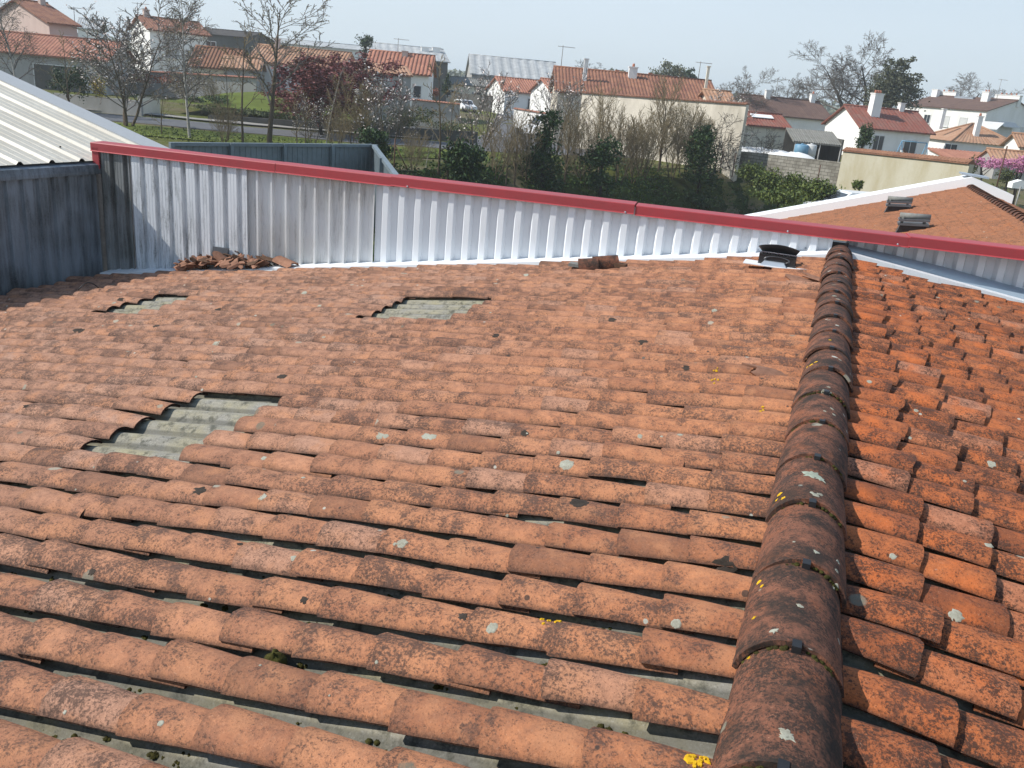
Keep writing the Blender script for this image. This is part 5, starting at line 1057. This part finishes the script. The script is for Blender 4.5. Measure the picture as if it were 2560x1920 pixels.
leafy('poplar_clump', 'olive budding trees above the rust red roof', 1680, 215, 170, [(1650, 190, 22, 18), (1672, 178, 20, 18), (1697, 180, 18, 18), (1708, 195, 18, 12)], 'leaf_olive', 2600, .22, 'trees', None, .3, 12, False)
leafy('pine_tree', 'small dark pine right of the olive trees above the rust red roof', 1728, 205, 150, [(1724, 182, 11, 9), (1734, 196, 8, 8)], 'leaf_ever', 500, .18, 'tree', None, .2, 13, False)
leafy('distant_tree', 'pale distant tree left of the chimney on the rust red roof', 1540, 195, 200, [(1540, 183, 18, 9)], 'leaf_olive', 500, .22, 'tree', None, .2, 14, False)
leafy('laurel', 'dark pointed shrub before the left corner of the house with the thick chimney', 2160, 366, 62, [(2158, 350, 16, 20), (2165, 325, 12, 16), (2168, 340, 14, 18)], 'leaf_ever', 1500, .08, 'shrub', None, .08, 15)
leafy('blossom_shrub', 'pink blossoming tree beside the end of the plastered wall', 2462, 425, 64, [(2452, 408, 26, 10), (2480, 412, 28, 10), (2500, 402, 20, 10)], 'blossom_pink', 1500, .07, 'tree', None, .08, 16)
leafy('blossom_shrub', 'pink blossoming tree at the right edge of the picture', 2545, 470, 56, [(2545, 415, 26, 14), (2570, 405, 26, 16)], 'blossom_pink', 1300, .07, 'tree', None, .08, 17)
leafy('garden_shrub', 'round olive shrub under the pink blossom at the right edge', 2520, 452, 58, [(2520, 437, 22, 16)], 'leaf_hedge', 900, .07, 'shrub', None, .05, 18)
leafy('garden_shrub', 'brown bare-looking bush at the right end of the plastered wall', 2432, 438, 62, [(2430, 418, 12, 22)], 'leaf_hedge', 500, .07, 'shrub', None, .05, 19)
BR = 'green bushes before the block wall'
for i, (px, py, D, bl, lab) in enumerate(((1880, 455, 58, [(1880, 432, 26, 20)], 'leftmost green bush before the block wall'), (1925, 478, 54, [(1925, 455, 30, 24)], 'green bush second from left before the block wall'), (1985, 490, 50, [(1985, 468, 34, 26)], 'largest green bush before the middle of the block wall'), (2045, 492, 47, [(2045, 476, 36, 22)], 'green bush before the joint of block wall and plastered wall'), (1945, 505, 46, [(1950, 492, 40, 16)], 'low green bush nearest the white verge'), (2148, 475, 54, [(2146, 462, 11, 13)], 'small lone bush before the plastered wall'))):
    leafy('bush', lab, px, py, D, bl, 'leaf_green', 2400 if i < 5 else 500, .09, 'bush', BR, .04, 30+i, False)
leafy('hedge', 'reddish hedge under the red tile coping behind the cherry tree', 380, 235, 84, [(350, 195, 40, 10), (420, 200, 40, 9), (300, 190, 26, 14)], 'leaf_red', 1400, .10, 'hedge', None, 0, 40)
leafy('hedge', 'olive clipped hedge along the edge of the lawn', 600, 290, 69.5, [(540, 272, 40, 9), (620, 280, 46, 8), (700, 288, 40, 9), (760, 296, 36, 9)], 'leaf_hedge', 2600, .09, 'hedge', None, 0, 41)
leafy('hedge', 'olive hedge along the dark wall in front of the grey outbuilding', 980, 318, 69.6, [(880, 306, 40, 9), (960, 312, 46, 12), (1040, 306, 40, 12), (1120, 318, 46, 12)], 'leaf_hedge', 3000, .09, 'hedge', None, 0, 42)
leafy('hedge', 'brown twiggy hedge below the orange roofed house', 1010, 300, 72, [(1000, 285, 40, 18), (1060, 290, 30, 16)], 'leaf_hedge', 1200, .09, 'hedge', None, 0, 43)
leafy('shrub', 'rust red shrub at the foot of the far warehouse', 1090, 242, 110, [(1085, 233, 14, 12)], 'leaf_red', 400, .12, 'shrub', None, 0, 44, False)
leafy('shrub', 'dark hedge low before the lawn on its left side', 500, 262, 72, [(490, 252, 26, 10), (540, 250, 30, 9)], 'leaf_ever', 1100, .09, 'hedge', None, 0, 45)
# distant wood and ground cover
mb = MB(); rr = random.Random(77)
for i in range(5200):
    u = rr.uniform(-260, 420); v = 420+rr.uniform(-30, 60); z = H(u, v); hh = 7+3*noise.noise(Vector((u*.03, v*.03, 2)))+2.5*noise.noise(Vector((u*.15, 1, 2))); leafq(mb, uv(u, v, z+hh*rr.random()**.6), 1.6, rr)
tag(mb.build('distant_wood', M['leaf_olive']), 'low distant wood along the horizon', 'wood', kind='stuff')
mb = MB()
for i in range(15000):
    u = rr.uniform(-8, 20); ve = lerp_tab(u, EDGE); v = ve-rr.uniform(-.8, 9)
    if v > ve-.3 and rr.random() < .5: continue
    if noise.noise(Vector((u*.35, v*.35, 3))) < -.18: continue
    leafq(mb, uv(u, v, H(u, v)+rr.random()**2*.45), .10, rr)
M['leaf_bank'] = leafmat('leaf_bank', (.03, .06, .012), (.07, .12, .022))
tag(mb.build('undergrowth', M['leaf_bank']), 'dark ivy and brambles covering the shaded embankment', 'undergrowth', kind='stuff')
mb = MB()
for i in range(5000):
    u = rr.uniform(-44, 4); ve = lerp_tab(u, [(-44, 52), (-9, 52), (-2, 56), (4, 60)]); leafq(mb, uv(u, ve+rr.uniform(-4, 4), H(u, ve)+.06+rr.random()*.15), .07, rr)
for i in range(2500):
    u = rr.uniform(20, 34); v = rr.uniform(46, 64); row_ = math.sin(v*2.2+u*.4)
    if row_ < .1: continue
    leafq(mb, uv(u, v, H(u, v)+.05+rr.random()*.25), .10, rr)
for i in range(5000):
    u = rr.uniform(-8, 19); v = lerp_tab(u, EDGE)-rr.uniform(-1.5, 3.2)
    if noise.noise(Vector((u*.5, v*.4, 9))) < .05: continue
    leafq(mb, uv(u, v, H(u, v)+.06+rr.random()*.2), .08, rr)
tag(mb.build('low_plants', M['leaf_green']), 'grass tufts on the verge and rows of low plants in the kitchen garden', 'plants', kind='stuff')
# fence posts
for (px, py, D, h_, lab) in ((1801, 418, 61, 1.25, 'leaning rusty fence post left of the beige wall corner'), (1832, 428, 60, 1.2, 'straight fence post at the foot of the beige wall corner'), (985, 420, 43, 1.4, 'dark angle-iron post beside the blue grey enclosure'), (2041, 465, 56, 1.3, 'thin post before the block wall'), (2488, 480, 44, 2.2, 'tall thin garden stake in the kitchen garden')):
    g = at(px, py, D); mb = MB(); mb.tube([g-up*.4, g+up*h_], .035, 5)
    if 'leaning' in lab or 'angle' in lab: mb.tube([g+up*h_*.8, g+HR*.7-up*.1], .03, 5)
    tag(mb.build('fence_post', M['brownw']), lab, 'post')
g = at(2550, 472, 38); mb = MB(); mb.tube([g-up*1.2, g+up*.1], .03, 5); o_ = mb; bx = empty('bird_table', 'white box on a pole in the kitchen garden at the right edge', 'box', loc=g-up*1.2); part(mb, 'pole', M['pole'], bx); mb = MB(); mb.prism([g+HR*-.35, g+HR*.35, g+HR*.35+up*.22, g+up*.36, g+HR*-.35+up*.22], HF*.4); part(mb, 'box', M['w_white'], bx)

# the air
mb = MB(); mb.box(uv(0, 1400, 18.5), HR*5600, HF*3100, Vector((0, 0, 53)))
hm = bpy.data.materials.new('haze'); hm.use_nodes = True; hn = hm.node_tree; hn.nodes.remove(hn.nodes['Principled BSDF']); pv = hn.nodes.new('ShaderNodeVolumePrincipled')
pv.inputs['Density'].default_value = .0006; pv.inputs['Color'].default_value = (.86, .93, 1, 1); pv.inputs['Anisotropy'].default_value = .2; hn.links.new(pv.outputs[0], hn.nodes['Material Output'].inputs['Volume'])
tag(mb.build('haze', hm, attr=False), kind='stuff')
sc.cycles.volume_bounces = 1
